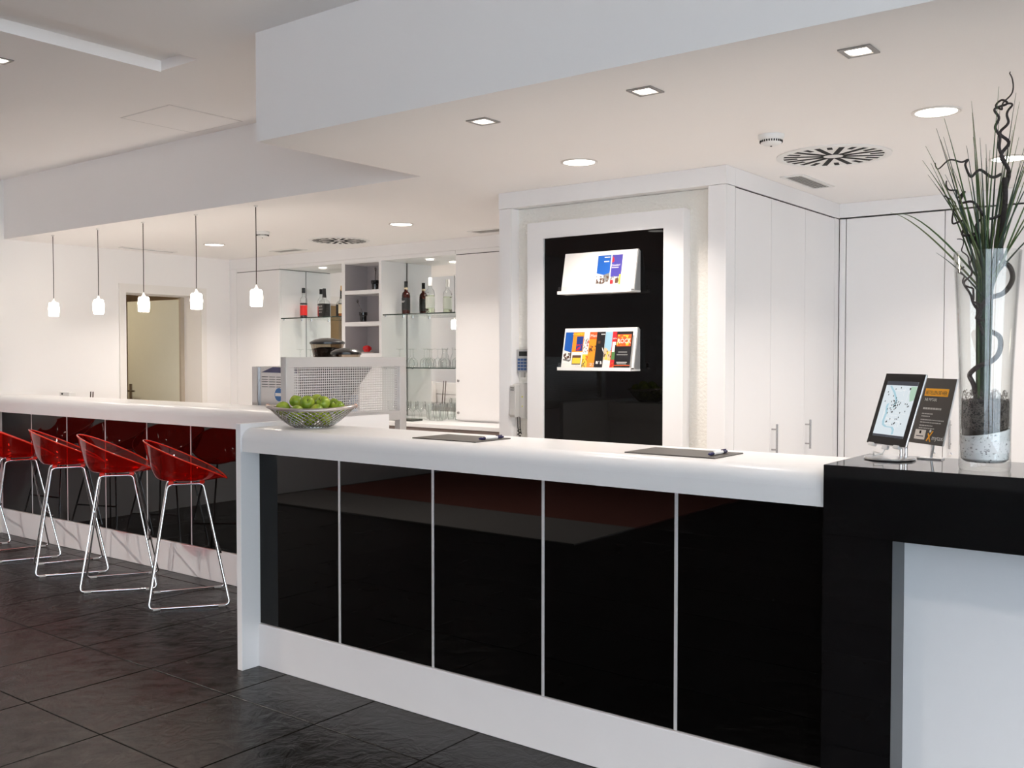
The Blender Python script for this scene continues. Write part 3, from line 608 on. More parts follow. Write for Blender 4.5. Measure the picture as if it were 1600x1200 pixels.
for (x, z, w) in ((0.0, 0.155, 0.006), (0.012, 0.185, 0.005), (0.004, 0.035, 0.013), (-0.012, 0.04, 0.006), (0.02, 0.02, 0.006)):
    lathe_bm = None
    bx(bm, x-w, x+w, -0.0412, -0.0405, z-w*0.5, z+w*0.5)
obj('label_print', bm, mat('bat emblem brown', (0.06, 0.025, 0.02), 0.5), b, world=False)

# ------------------------------------------------------------------ glassware (thin shells)
def glass_thing(name, loc, label, prof, group, n=20, m=None, sq=None):
    t = bpy.data.meshes.get('gl_'+name)
    if t is None:
        bm = BM(); lathe(bm, prof, n, sq=sq); bmesh.ops.recalc_face_normals(bm, faces=bm.faces); t = bpy.data.meshes.new('gl_'+name); bm.to_mesh(t); bm.free(); t.materials.append(m or M_GLASS)
        for p in t.polygons: p.use_smooth = True
    o = bpy.data.objects.new(name, t); COL.objects.link(o); o.location = loc; return tag(o, label, 'glass', group)
INV = [(0.036, 0.0), (0.040, 0.03), (0.034, 0.062), (0.012, 0.078), (0.0045, 0.085), (0.004, 0.145), (0.010, 0.152), (0.033, 0.156), (0.033, 0.158), (0, 0.158)]
for i, x in enumerate((-6.02, -5.945, -5.86, -5.775, -5.70, -5.622)):
    glass_thing('wine_glass', (x, 6.21+0.05*(i % 2), 1.3506), 'upturned stemmed wine glass on the lower right glass shelf', INV, 'upturned wine glasses')
for i, x in enumerate((-7.33, -7.24, -7.15)):
    glass_thing('wine_glass', (x, 6.21+0.05*(i % 2), 1.3506), 'upturned stemmed wine glass on the lower left glass shelf', INV, 'upturned wine glasses, left')
CAR = [(0, 0.003), (0.038, 0.002), (0.042, 0.03), (0.036, 0.08), (0.022, 0.12), (0.021, 0.14), (0.027, 0.165)]
for i, x in enumerate((-5.505, -5.395)): glass_thing('carafe', (x, 6.22, 1.3506), 'small clear glass carafe at the end of the lower right glass shelf', CAR, 'glass carafes', 24)
TUM = [(0, 0.004), (0.026, 0.003), (0.028, 0.02), (0.036, 0.13)]
STM = [(0.030, 0.0), (0.030, 0.002), (0.005, 0.006), (0.004, 0.06), (0.012, 0.068), (0.032, 0.09), (0.035, 0.12), (0.030, 0.15)]
gi = 0
for i in range(5):
    for j in range(2): glass_thing('stemmed_glass', (-5.92+i*0.082+0.02*j, 6.00+j*0.09, 0.9155), 'small stemmed glass in the rows on the white back worktop', STM, 'stemmed glasses on the back worktop')
for i in range(5):
    for j in range(2): glass_thing('tumbler', (-5.66+i*0.079, 6.20+j*0.09, 0.9155), 'tall clear tumbler grouped on the white back worktop by the mirror', TUM, 'tumblers on the back worktop')
for i, (x, y) in enumerate(((-5.47, 6.02), (-5.385, 6.02), (-5.43, 6.10))): glass_thing('tumbler', (x, y, 0.9155), 'tall clear tumbler on the back worktop in front of the locked cupboard', TUM, 'tumblers near the locked cupboard')
tr = thing('glass_tray', 'clear flat tray on the back worktop beneath the glass shelves', 'tray', (-5.62, 5.90, 0.9155))
obj('tray_base', boxes((-5.76, -5.52, 5.83, 5.95, 0.9155, 0.918)), M_GLASS, tr)
obj('tray_rim', boxes((-5.76, -5.52, 5.826, 5.8299, 0.9155, 0.932), (-5.76, -5.52, 5.9501, 5.954, 0.9155, 0.932), (-5.764, -5.7601, 5.826, 5.954, 0.9155, 0.932), (-5.5199, -5.516, 5.826, 5.954, 0.9155, 0.932)), thin_glass('tray rim glass', (0.6, 0.6, 0.58)), tr)
M_BLUEGL = thin_glass('bluish tumbler glass', (0.86, 0.91, 0.97))
for i, (x, y, tall_) in enumerate(((-4.42, 3.86, 1), (-4.33, 3.93, 1), (-4.24, 3.86, 0), (-4.21, 3.95, 0), (-4.30, 4.03, 0))):
    glass_thing('water_glass' if tall_ else 'short_glass', (x, y, 1.1256), 'tall straight water glass behind the perforated screen' if tall_ else 'short clear glass behind the perforated screen', [(0, 0.004), (0.031, 0.003), (0.031, 0.15)] if tall_ else [(0, 0.004), (0.030, 0.003), (0.034, 0.095)], 'tall water glasses behind the screen' if tall_ else 'short glasses behind the screen', 20, M_BLUEGL)
# shelf tower contents
def spoon_glass(loc, lean, label):
    t = thing('spoon_glass', label, 'glass', loc, group='dark glasses with spoons in the shelf tower')
    bm = BM(); lathe(bm, [(0, 0.0), (0.026, 0.0), (0.030, 0.055), (0.037, 0.062), (0.037, 0.088), (0.034, 0.088), (0.030, 0.062), (0, 0.058)], 20); obj('glass_cup', bm, mat('smoked dark glass', (0.015, 0.012, 0.012), 0.05), t, smooth='auto', world=False)
    bm = BM(); tube(bm, [(0, 0, 0.07), (lean*0.55, 0, 0.135), (lean, 0, 0.178)], 0.0035, 6); lathe(bm, [(0, -0.018), (0.007, -0.010), (0.010, 0.0), (0.007, 0.012), (0, 0.018)], 12, (lean, 0, 0.188)); obj('spoon', bm, mat('dark steel spoon', (0.14, 0.12, 0.12), 0.25, metal=0.8), t, smooth='auto', world=False)
spoon_glass((-6.30, 6.19, 2.0252), 0.004, 'dark glass with an upright spoon in the top tower compartment')
spoon_glass((-6.43, 6.17, 1.7472), -0.07, 'dark glass with a leaning spoon in the middle tower compartment')
spoon_glass((-6.225, 6.27, 1.7472), -0.02, 'dark glass half hidden at the side of the middle tower compartment')
cu = thing('red_cup', 'small red cup on a pale saucer in the lowest tower compartment', 'cup', (-6.365, 6.15, 1.4702))
bm = BM(); lathe(bm, [(0, 0.012), (0.024, 0.012), (0.036, 0.03), (0.038, 0.045), (0.030, 0.062), (0.012, 0.07), (0, 0.071)], 24); c_ = obj('cup_body', bm, mat('glossy red ceramic', (0.55, 0.008, 0.012), 0.1), cu, smooth='auto', world=False)
bm = BM(); tube(bm, [(0.034+0.0, 0, 0.05), (0.055, 0, 0.05), (0.058, 0, 0.035), (0.036, 0, 0.028)], 0.004, 8); obj('cup_handle', bm, mat('glossy red ceramic', (0, 0, 0)), c_, smooth='auto', world=False)
bm = BM(); lathe(bm, [(0, 0.0), (0.04, 0.0), (0.066, 0.008), (0.066, 0.011), (0.04, 0.005), (0, 0.005)], 28); obj('saucer', bm, mat('pale pink saucer', (0.78, 0.62, 0.58), 0.3), cu, smooth='auto', world=False)
# small things on the bar by the left wall
pwr = thing('socket_box', 'small white socket strip on the bar near the left wall', 'socket', (-7.86, 4.20, 0.9005))
obj('housing', boxes((-7.93, -7.78, 4.17, 4.23, 0.9005, 1.15)), M_WHITEPL, pwr, bevel=0.004); obj('socket_hole', boxes((-7.90, -7.875, 4.1685, 4.1698, 1.128, 1.142)), M_DARK, pwr)
for i, x in enumerate((-7.60, -7.565)):
    bm = BM(); tube(bm, [(x-0.012, 4.25, 0.9005), (x+0.012, 4.25, 1.158)], 0.005, 8); tag(obj('bar_spoon', bm, mat('dark bar spoon', (0.10, 0.07, 0.06), 0.3, metal=0.6), smooth='auto'), 'thin dark bar spoon standing behind the bar near the socket strip', 'spoon', 'bar spoons')

# ================================================================== BROCHURE BOARD AND RACKS
bb = thing('brochure_board', 'white framed black glass board carrying two brochure racks', 'notice board', (-2.9, 4.6, 0.4))
fx0, fx1, fz1 = -3.408, -2.408, 2.207
ix0, ix1, iz1 = -3.297, -2.525, 2.114
for nm, b_ in (('frame_stile', (fx0, ix0, 4.565, 4.6395, 0.42, fz1)), ('frame_stile', (ix1, fx1, 4.565, 4.6395, 0.42, fz1)), ('frame_rail', (ix0, ix1, 4.565, 4.6395, iz1, fz1)), ('frame_rail', (ix0, ix1, 4.565, 4.6395, 0.42, 0.52))):
    obj(nm, boxes(b_), M_LAM, bb)
obj('black_glass', boxes((ix0, ix1, 4.580, 4.632, 0.52, iz1)), M_BLACKGLASS, bb)
def rack(zb, zt, label):
    t = thing('brochure_rack', label, 'rack', (-2.9, 4.55, zb), group='brochure racks')
    x0, x1 = -3.135, -2.672
    bm = BM(); prism(bm, [(4.512, zb+0.012), (4.518, zb+0.012), (4.561, zt), (4.555, zt)], 'x', x0, x1); obj('back_plate', bm, mat('rack white enamel', (0.84, 0.82, 0.79), 0.35), t)
    obj('tray', boxes((x0-0.004, x1+0.004, 4.482, 4.579, zb-0.004, zb+0.006)), mat('rack white enamel', (0, 0, 0)), t)
    obj('front_lip', boxes((x0-0.004, x1+0.004, 4.480, 4.484, zb-0.004, zb+0.014)), mat('rack white enamel', (0, 0, 0)), t)
    obj('lip_glass', boxes((x0, x1, 4.484, 4.486, zb+0.014, zb+0.038)), M_GLASS, t)
    for x in (x0-0.003, x1+0.0005):
        bm = BM(); prism(bm, [(4.515, zb+0.006), (4.579, zb+0.006), (4.579, zt-0.01), (4.562, zt)], 'x', x, x+0.0025); obj('side_bracket', bm, M_GREYPL, t)
    return t
rack(1.790, 2.015, 'upper white brochure rack holding two blue leaflets'); rack(1.372, 1.600, 'lower white brochure rack filled with colourful leaflets')
def pm(name, c): return mat('print '+name, c, 0.4)
P = {'blue': pm('blue', (0.01, 0.10, 0.42)), 'dblue': pm('deep blue', (0.015, 0.04, 0.22)), 'violet': pm('violet', (0.06, 0.05, 0.30)), 'orange': pm('orange', (0.90, 0.28, 0.02)), 'dorange': pm('dark orange', (0.72, 0.10, 0.02)), 'white': pm('white', (0.82, 0.80, 0.76)),
     'red': pm('red', (0.70, 0.02, 0.03)), 'black': pm('black', (0.012, 0.012, 0.014)), 'sky': pm('sky', (0.30, 0.50, 0.62)), 'grey': pm('grey', (0.22, 0.22, 0.21)), 'yellow': pm('yellow', (0.85, 0.58, 0.05)), 'sand': pm('sand', (0.62, 0.48, 0.30)), 'brown': pm('brown', (0.10, 0.05, 0.03)), 'green': pm('green', (0.08, 0.20, 0.06))}
def brochure(zb, xl, xr, h, label, layers, lift=0.0):
    # local frame: x along rack, z up the sloped plate, y out of the plate (negative = outwards)
    sl = math.atan2(0.043, 0.213); w = xr-xl
    o = bpy.data.objects.new('brochure', None); COL.objects.link(o); tag(o, label, 'brochure', 'leaflets in the brochure racks')
    o.location = (xl, 4.5105-lift, zb+0.0075); o.rotation_euler = (-sl, 0, 0)
    obj('paper', boxes((0, w, -0.0022, 0, 0, h)), P['white'], o, world=False)
    for k, L in enumerate(layers):
        kind = L[0]; bm = BM(); y = -0.0024-0.00015*k
        if kind == 'r': _, nm, u0, u1, v0, v1, c = L; bx(bm, u0*w, u1*w, y-0.0001, y+0.0001, v0*h, v1*h); obj(nm, bm, P[c], o, world=False)
        elif kind == 'p':
            _, nm, pts, c = L; vs = [bm.verts.new((u*w, y, v*h)) for u, v in pts]; bm.faces.new(vs); obj(nm, bm, P[c], o, world=False)
        elif kind == 't':
            _, nm, s, u0, v0, sz, wd, c = L; text_bm(bm, s, Matrix.Translation((u0*w, y, v0*h)) @ Matrix.Rotation(PI/2, 4, 'X'), sz, 'LEFT', 0.0, wd*w); obj(nm, bm, P[c], o, world=False)
        elif kind == 'n':   # scattered picture blocks
            _, nm, u0, u1, v0, v1, cnt, c = L
            for q in range(cnt):
                uu, vv = random.uniform(u0, u1), random.uniform(v0, v1); s1, s2 = random.uniform(0.02, 0.07), random.uniform(0.01, 0.04)
                bx(bm, max(u0, uu-s1)*w, min(u1, uu+s1)*w, y-0.0001, y+0.0001, max(v0, vv-s2)*h, min(v1, vv+s2)*h)
            obj(nm, bm, P[c], o, world=False)
    return o
zu, zl_ = 1.790, 1.372
houses = [('p', 'picture', ((0, 0.50), (0.55, 0.44), (1, 0.50), (1, 0.30), (0.5, 0.18), (0, 0.22)), 'grey'), ('p', 'picture', ((0, 0.50), (0.55, 0.44), (0.55, 0.24), (0, 0.26)), 'white'), ('n', 'picture', 0, 1, 0.2, 0.42, 26, 'brown')]
brochure(zu, -2.912, -2.829, 0.197, 'blue leaflet with white houses photograph in the upper rack', [('r', 'cover', 0, 1, 0.42, 1, 'blue')] + houses + [('r', 'title', 0.5, 0.92, 0.93, 0.955, 'white'), ('r', 'title', 0.5, 0.88, 0.81, 0.835, 'white')])
brochure(zu, -2.822, -2.757, 0.197, 'violet leaflet titled Düsseldorf with red emblem in the upper rack', [('r', 'cover', 0, 1, 0.38, 1, 'violet'), ('p', 'emblem', ((0.02, 0.78), (0.2, 0.80), (0.24, 0.86), (0.1, 0.95), (0.02, 0.90)), 'red'), ('t', 'title', 'Düsseldorf', 0.03, 0.68, 0.016, 0.78, 'white'), ('r', 'title', 0.05, 0.7, 0.63, 0.645, 'white'), ('n', 'picture', 0, 0.85, 0.18, 0.40, 14, 'grey'), ('r', 'picture', 0.02, 0.3, 0.18, 0.29, 'red'), ('r', 'picture', 0.85, 1.0, 0.16, 0.44, 'yellow'), ('r', 'picture', 0.5, 0.8, 0.2, 0.34, 'brown')])
HB = 0.203
brochure(zl_, -3.125, -3.045, HB, 'blue leaflet with white houses photograph at the end of the lower rack', [('r', 'cover', 0, 1, 0.42, 1, 'blue')] + houses + [('r', 'title', 0.6, 0.9, 0.93, 0.95, 'white')])
brochure(zl_, -3.070, -2.998, HB, 'orange leaflet with night picture and yellow vignette in the lower rack', [('r', 'cover', 0, 1, 0.45, 1, 'orange'), ('r', 'picture', 0.36, 0.95, 0.48, 0.88, 'dblue'), ('n', 'picture', 0.4, 0.95, 0.5, 0.66, 14, 'red'), ('r', 'cover', 0.0, 1, 0.05, 0.39, 'white'), ('r', 'picture', 0.12, 0.92, 0.10, 0.36, 'brown'), ('r', 'picture', 0.16, 0.88, 0.13, 0.29, 'yellow'), ('n', 'lettering', 0.06, 0.9, 0.92, 0.97, 16, 'yellow'), ('r', 'cover', 0, 1, 0, 0.025, 'dorange')], 0.0050)
brochure(zl_, -3.003, -2.955, HB*0.86, 'patterned leaflet half hidden in the middle of the lower rack', [('r', 'cover', 0, 1, 0.0, 0.45, 'yellow'), ('n', 'picture', 0, 0.7, 0.5, 0.95, 30, 'grey'), ('n', 'picture', 0.5, 1, 0.2, 0.9, 16, 'red'), ('n', 'picture', 0, 1, 0.02, 0.3, 24, 'brown')])
brochure(zl_, -2.962, -2.905, HB, 'orange magazine titled Metro with number 23 in the lower rack', [('r', 'cover', 0, 1, 0, 1, 'orange'), ('r', 'cover', 0, 1, 0.8, 1, 'dorange'), ('t', 'title', 'Metr', 0.08, 0.86, 0.022, 0.84, 'white'), ('n', 'picture', 0.1, 1, 0.44, 0.62, 18, 'brown'), ('t', 'number', '23', 0.30, 0.07, 0.022, 0.6, 'white')], 0.0050)
brochure(zl_, -2.912, -2.858, HB, 'black leaflet with pale figure in the lower rack', [('r', 'cover', 0, 1, 0, 1, 'black'), ('n', 'picture', 0.2, 0.9, 0.12, 0.2, 14, 'white'), ('p', 'picture', ((0.75, 0.58), (0.95, 0.50), (0.98, 0.42), (0.80, 0.52)), 'white'), ('r', 'title', 0.5, 0.95, 0.92, 0.94, 'white'), ('r', 'picture', 0.2, 0.5, 0.68, 0.75, 'brown')], 0.0100)
brochure(zl_, -2.862, -2.806, HB, 'pale sky-blue leaflet with old town picture in the lower rack', [('r', 'cover', 0, 1, 0.45, 1, 'sky'), ('p', 'picture', ((0, 0.56), (0.3, 0.55), (0.6, 0.46), (1, 0.52), (1, 0.2), (0, 0.25)), 'sand'), ('n', 'picture', 0, 1, 0.22, 0.46, 20, 'yellow'), ('n', 'picture', 0, 1, 0.3, 0.5, 10, 'brown')], 0.0050)
brochure(zl_, -2.812, -2.776, HB, 'narrow red city leaflet beside the rock leaflet in the lower rack', [('r', 'cover', 0, 1, 0, 1, 'red'), ('r', 'picture', 0.12, 0.9, 0.26, 0.72, 'white'), ('r', 'picture', 0.12, 0.9, 0.24, 0.45, 'green'), ('r', 'picture', 0.6, 0.75, 0.45, 0.64, 'black'), ('t', 'title', 'nrw', 0.12, 0.79, 0.016, 0.8, 'white'), ('n', 'picture', 0, 1, 0.03, 0.2, 8, 'orange')], 0.0100)
brochure(zl_, -2.783, -2.684, HB, 'black leaflet with flaming ROCK title in the lower rack', [('r', 'cover', 0, 1, 0, 1, 'black'), ('r', 'picture', 0.04, 0.92, 0.60, 0.92, 'dorange'), ('n', 'picture', 0.05, 0.9, 0.62, 0.90, 16, 'yellow'), ('t', 'title', 'ROCK', 0.07, 0.68, 0.036, 0.82, 'white'), ('r', 'lettering', 0.2, 0.75, 0.43, 0.46, 'grey'), ('r', 'lettering', 0.12, 0.8, 0.36, 0.39, 'grey'), ('r', 'lettering', 0.15, 0.8, 0.165, 0.18, 'white'), ('r', 'lettering', 0.18, 0.76, 0.125, 0.14, 'white'), ('r', 'picture', 0.0, 1, 0.075, 0.10, 'dorange')], 0.0150)

# ------------------------------------------------------------------ keypad and wall phone
kp = thing('alarm_keypad', 'grey wall keypad with small display and blue keys beside the brochure board', 'keypad', (-3.47, 4.62, 1.35))
obj('housing', boxes((-3.522, -3.415, 4.612, 4.6395, 1.352, 1.485)), M_GREYPL, kp, bevel=0.003)
obj('display', boxes((-3.503, -3.438, 4.6108, 4.6119, 1.447, 1.474)), M_DARK, kp)
for r_ in range(4):
    for c_ in range(4): obj('key', boxes((-3.512+c_*0.0225, -3.494+c_*0.0225, 4.6098, 4.6119, 1.364+r_*0.0185, 1.377+r_*0.0185)), mat('blue key', (0.02, 0.07, 0.20) if True else 0, 0.4), kp)
obj('cable_clip', boxes((-3.505, -3.478, 4.628, 4.6395, 1.322, 1.3515)), M_LIGHTPL, kp)
ph = thing('wall_telephone', 'pale grey wall telephone handset hanging under the keypad', 'telephone', (-3.47, 4.62, 1.08))
obj('base', boxes((-3.515, -3.418, 4.600, 4.6395, 1.080, 1.288)), M_LIGHTPL, ph, bevel=0.004)
bm = BM(); prism(bm, [(4.555, 1.275), (4.598, 1.285), (4.598, 1.092), (4.560, 1.088), (4.548, 1.105), (4.555, 1.14), (4.556, 1.23)], 'x', -3.530, -3.487); hs = obj('handset', bm, M_LIGHTPL, ph, bevel=0.004)
obj('earpiece_slots', boxes((-3.523, -3.497, 4.5535, 4.5548, 1.260, 1.264), (-3.523, -3.497, 4.5535, 4.5548, 1.248, 1.252)), M_DARK, hs)
obj('indicator', boxes((-3.475, -3.466, 4.5985, 4.5998, 1.205, 1.214), (-3.474, -3.467, 4.5985, 4.5998, 1.15, 1.157)), mat('yellow-green lamp', (0.5, 0.5, 0.08), 0.4), ph)
bm = BM()
for x0 in (-3.505, -3.488):
    tube(bm, [(x0, 4.60, 1.09), (x0-0.002, 4.605, 1.03), (x0+0.003, 4.61, 0.99)], 0.0028, 6)
pts = []
for k in range(90):
    a_ = k*0.7; pts.append((-3.497+0.009*math.cos(a_), 4.605+0.009*math.sin(a_), 1.02-0.0022*k))
tube(bm, pts, 0.003, 6); obj('coiled_cord', bm, M_BLACKPL, ph, smooth='auto')

# ================================================================== THINGS ON THE COUNTER
# fruit bowl
BC = Vector((-3.50, 3.03, 1.118)); ANG = math.radians(37.6)
fb = thing('fruit_bowl', 'boat-shaped silver wire bowl full of green apples on the counter', 'bowl', BC, ANG)
def bowl_pt(u, v, grow=0.0):
    c, s = math.cos(u), math.sin(u); hr = v**0.72
    ax = 0.078+(0.185-0.078)*hr; ay = 0.055+(0.132-0.055)*hr
    tip = max(0.0, abs(c))**8*0.015*v
    return Vector(((ax+tip+grow)*c, (ay+grow)*s, 0.004+(0.082+0.012*abs(c)**3)*v))
bm = BM(); NW = 32
for sgn in (-1, 1):
    for k in range(NW):
        u0 = 2*PI*k/NW; tube(bm, [bowl_pt(u0+sgn*0.85*(q/9), q/9, 0.0010*sgn) for q in range(10)], 0.0021, 5)
obj('wire_lattice', bm, mat('aged silver wire', (0.46, 0.44, 0.41), 0.25, metal=1.0), fb, smooth=True, world=False)
bm = BM(); tube(bm, [bowl_pt(2*PI*k/64, 1.0, 0.002)+Vector((0, 0, 0.001)) for k in range(64)], 0.0078, 8, closed=True)
obj('rolled_rim', bm, mat('bronze-silver rim', (0.52, 0.46, 0.43), 0.35, metal=0.8, noise=0.2, nscale=60), fb, smooth=True, world=False)
bm = BM(); tube(bm, [bowl_pt(2*PI*k/48, 0.0) for k in range(48)], 0.0036, 6, closed=True); obj('base_ring', bm, M_ALU, fb, smooth=True, world=False)
for s in (-1, 1):
    bm = BM(); lathe(bm, [(0, -0.011), (0.007, -0.008), (0.011, 0), (0.007, 0.008), (0, 0.011)], 12, (s*0.202, 0, 0.101)); obj('end_knob', bm, mat('copper-toned knob', (0.62, 0.42, 0.34), 0.35, metal=0.7), fb, smooth=True, world=False)
M_APPLE = bpy.data.materials.new('green apple skin'); M_APPLE.use_nodes = True
nt = M_APPLE.node_tree; b = nt.nodes['Principled BSDF']; tc = nt.nodes.new('ShaderNodeTexCoord'); n = nt.nodes.new('ShaderNodeTexNoise'); n.inputs['Scale'].default_value = 22; nt.links.new(tc.outputs['Object'], n.inputs['Vector'])
r = nt.nodes.new('ShaderNodeValToRGB'); r.color_ramp.elements[0].color = (0.16, 0.27, 0.015, 1); r.color_ramp.elements[0].position = 0.35; r.color_ramp.elements[1].color = (0.42, 0.50, 0.05, 1); r.color_ramp.elements[1].position = 0.7
nt.links.new(n.outputs['Fac'], r.inputs[0]); nt.links.new(r.outputs[0], b.inputs['Base Color']); b.inputs['Roughness'].default_value = 0.25
def make_apple():
    t = thing('green_apple', '', 'apple', group='green apples in the wire bowl')
    R = 0.0338; pr = []
    for k in range(17):
        th = PI*k/16; rr = R*math.sin(th)*(1+0.06*math.cos(th)); zz = -R*math.cos(th)*0.92
        if k > 12: zz -= (k-12)**2*0.00075
        if k < 3: zz += (3-k)**2*0.0007
        pr.append((max(0, rr) if 0 < k < 16 else 0, zz))
    bm = BM(); lathe(bm, pr, 20); obj('fruit', bm, M_APPLE, t, smooth=True, world=False)
    bm = BM(); tube(bm, [(0, 0, R*0.62), (0.001, 0, R*0.85), (0.003, 0, R*1.1)], [0.0016, 0.0013, 0.0018], 6); obj('stem', bm, mat('apple stem brown', (0.10, 0.06, 0.025), 0.7), t, world=False)
    return t
ap0 = make_apple()
Rv, Fv = Vector((math.cos(ANG), math.sin(ANG), 0)), Vector((-math.sin(ANG), math.cos(ANG), 0))
APS = [(-0.070, 0.01, 0.110, 'leaning on the pile'), (-0.020, -0.028, 0.105, ''), (0.014, 0.045, 0.116, ''), (0.050, -0.008, 0.106, ''), (0.108, -0.002, 0.092, ''), (0.085, 0.062, 0.098, ''), (-0.122, 0.0, 0.088, ''), (-0.052, -0.068, 0.078, ''), (0.040, -0.070, 0.078, ''), (-0.045, 0.066, 0.085, ''),
       (-0.075, -0.012, 0.046, ''), (-0.005, -0.02, 0.040, ''), (0.066, -0.015, 0.044, ''), (-0.02, 0.048, 0.052, '')]
APP = [Vector(p[:3]) for p in APS]
for it in range(200):
    for i in range(len(APP)):
        for j in range(i):
            d = APP[i]-APP[j]; L_ = d.length
            if L_ < 0.0700: d = d/L_*(0.0700-L_)*0.5; APP[i] += d*Vector((1, 1, 1)).x; APP[j] -= d
        APP[i].z = max(APP[i].z, 0.037); zc = min(1.0, max(0.0, (APP[i].z-0.012)/0.085)); q_ = math.hypot(APP[i].x/(0.055+0.090*zc), APP[i].y/(0.026+0.072*zc))
        if q_ > 1: APP[i].x += (APP[i].x/q_-APP[i].x)*0.5; APP[i].y += (APP[i].y/q_-APP[i].y)*0.5
TOP = {0: 'green apple tilted at the left shoulder of the bowl pile, highest near the screen post', 1: 'green apple facing out in the middle of the pile', 2: 'green apple at the very back top of the pile', 3: 'green apple showing its stem hollow on top of the pile', 4: 'yellowish green apple at the right of the pile', 5: 'green apple peeking out behind the yellowish one', 6: 'green apple low at the pointed bowl end by the end panel'}
for i, (a_, f_, z_) in enumerate(APP):
    p = BC + Rv*a_ + Fv*f_ + Vector((0, 0, z_+0.004)); lb = TOP.get(i, 'green apple pressed against the bowl rim' if i < 10 else 'green apple inside the bowl seen through the wire')
    o = ap0 if i == 0 else dup(ap0); o.location = p; o['label'] = lb; o.rotation_euler = (random.uniform(-1.2, 1.2), random.uniform(-1.2, 1.2), random.uniform(0, 6.28))
# writing pads and pens
def pad(x0, x1, y0, y1, label, plabel, pen0, pen1):
    t = tag(obj('desk_pad', boxes((x0, x1, y0, y1, 1.1182, 1.1220)), mat('dark taupe leather pad', (0.085, 0.075, 0.066), 0.45, noise=0.05, nscale=60), bevel=0.001, segs=1), label, 'desk pad', 'desk pads')
    p = thing('pen', plabel, 'pen', (pen0[0], pen0[1], 1.1222), group='pens on the pads')
    A, B = Vector((pen0[0], pen0[1], 1.1285)), Vector((pen1[0], pen1[1], 1.1285)); L = lambda w: A.lerp(B, w)
    navy = mat('navy pen plastic', (0.015, 0.012, 0.07), 0.25)
    bm = BM(); tube(bm, [L(0.24), L(0.74)], 0.0062, 12); obj('barrel', bm, M_WHITEPL, p, smooth='auto')
    bm = BM(); tube(bm, [L(0.0), L(0.05), L(0.12), L(0.24)], [0.0015, 0.004, 0.0058, 0.0063], 12); obj('tip', bm, navy, p, smooth='auto')
    bm = BM(); tube(bm, [L(0.74), L(0.93), L(0.94), L(1.0)], [0.0063, 0.006, 0.004, 0.0035], 12); c = Vector((0, 0, 0.007)); tube(bm, [L(0.95)+c, L(0.70)+c], 0.0018, 6); obj('clip_cap', bm, navy, p, smooth='auto')
pad(-2.730, -2.398, 2.885, 3.103, 'dark desk pad with a pen on the counter nearer the fruit bowl', 'white and navy ballpoint on the pad nearer the fruit bowl', (-2.425, 2.935), (-2.412, 3.072))
pad(-1.750, -1.412, 2.898, 3.112, 'dark desk pad with a pen on the counter nearer the tablet', 'white and navy ballpoint on the pad nearer the tablet', (-1.452, 2.930), (-1.452, 3.068))

# ------------------------------------------------------------------ tablet on stand, taxi sign
TB = Vector((-0.918, 3.068, 1.1352)); NH = Vector((-0.602, -0.798, 0)); RH = Vector((0.798, -0.602, 0))
lean = math.radians(18)
ts = thing('tablet_stand', 'tablet showing a city map on a silver round-foot stand', 'tablet', TB)
bm = BM(); lathe(bm, [(0, 0.0), (0.073, 0.0), (0.075, 0.003), (0.073, 0.007), (0.05, 0.010), (0, 0.011)], 40); obj('stand_foot', bm, M_ALU, ts, smooth='auto', world=False)
def frame_mtx(origin, ln):
    up = (Vector((0, 0, 1))*math.cos(ln) - NH*math.sin(ln)); nrm = RH.cross(up)   # points to viewer? flipped below
    nrm = NH*math.cos(ln) + Vector((0, 0, 1))*math.sin(ln)
    m_ = Matrix((( RH.x, up.x, nrm.x, origin.x), (RH.y, up.y, nrm.y, origin.y), (RH.z, up.z, nrm.z, origin.z), (0, 0, 0, 1)))
    return m_
TO = Vector((0.001, -0.016, 0.044)) + NH*0.012
TM = frame_mtx(TO, lean)          # local x: right, y: up the screen, z: out of the screen; origin bottom centre
tw_, th_ = 0.186, 0.228
bm = BM(); bx(bm, -tw_/2, tw_/2, 0, th_, -0.009, -0.001, TM); tb = obj('tablet_back', bm, M_ALU, ts, bevel=0.003, world=False)
bm = BM(); bx(bm, -tw_/2+0.002, tw_/2-0.002, 0.002, th_-0.002, -0.001, 0.0003, TM); obj('bezel', bm, mat('black glass bezel', (0.006, 0.006, 0.007), 0.12), tb, world=False)
sw0, sw1, sh0, sh1 = -0.073, 0.073, 0.026, 0.202
def emis(name, c, s=0.75): return mat(name, (0.0, 0.0, 0.0), 0.3, emis=c, estr=s)
def flat(nm, pts, m_, z, parent, MM=None):
    bm = BM(); vs = [bm.verts.new((MM or TM) @ Vector((x, y, z))) for x, y in pts]; bm.faces.new(vs); return obj(nm, bm, m_, parent, world=False)
sc_ = flat('screen', ((sw0, sh0), (sw1, sh0), (sw1, sh1), (sw0, sh1)), emis('screen map ground', (0.80, 0.88, 0.93), 0.85), 0.0006, tb)
flat('status_bar', ((sw0, sh1-0.013), (sw1, sh1-0.013), (sw1, sh1), (sw0, sh1)), emis('screen bar', (0.05, 0.055, 0.075)), 0.0009, sc_)
flat('tool_bar', ((sw0, sh0), (sw1, sh0), (sw1, sh0+0.007), (sw0, sh0+0.007)), emis('screen bar', (0, 0, 0)), 0.0009, sc_)
flat('park', ((0.045, 0.187), (sw1, 0.187), (sw1, 0.145), (0.055, 0.14), (0.047, 0.16)), emis('screen park green', (0.55, 0.80, 0.62)), 0.0009, sc_)
bm = BM()
def river(pts, w):
    prev = None
    for k, (x, y) in enumerate(pts):
        q = (bm.verts.new(TM @ Vector((x-w, y, 0.0010))), bm.verts.new(TM @ Vector((x+w, y+w*0.6, 0.0010))))
        if prev: bm.faces.new((prev[0], prev[1], q[1], q[0]))
        prev = q
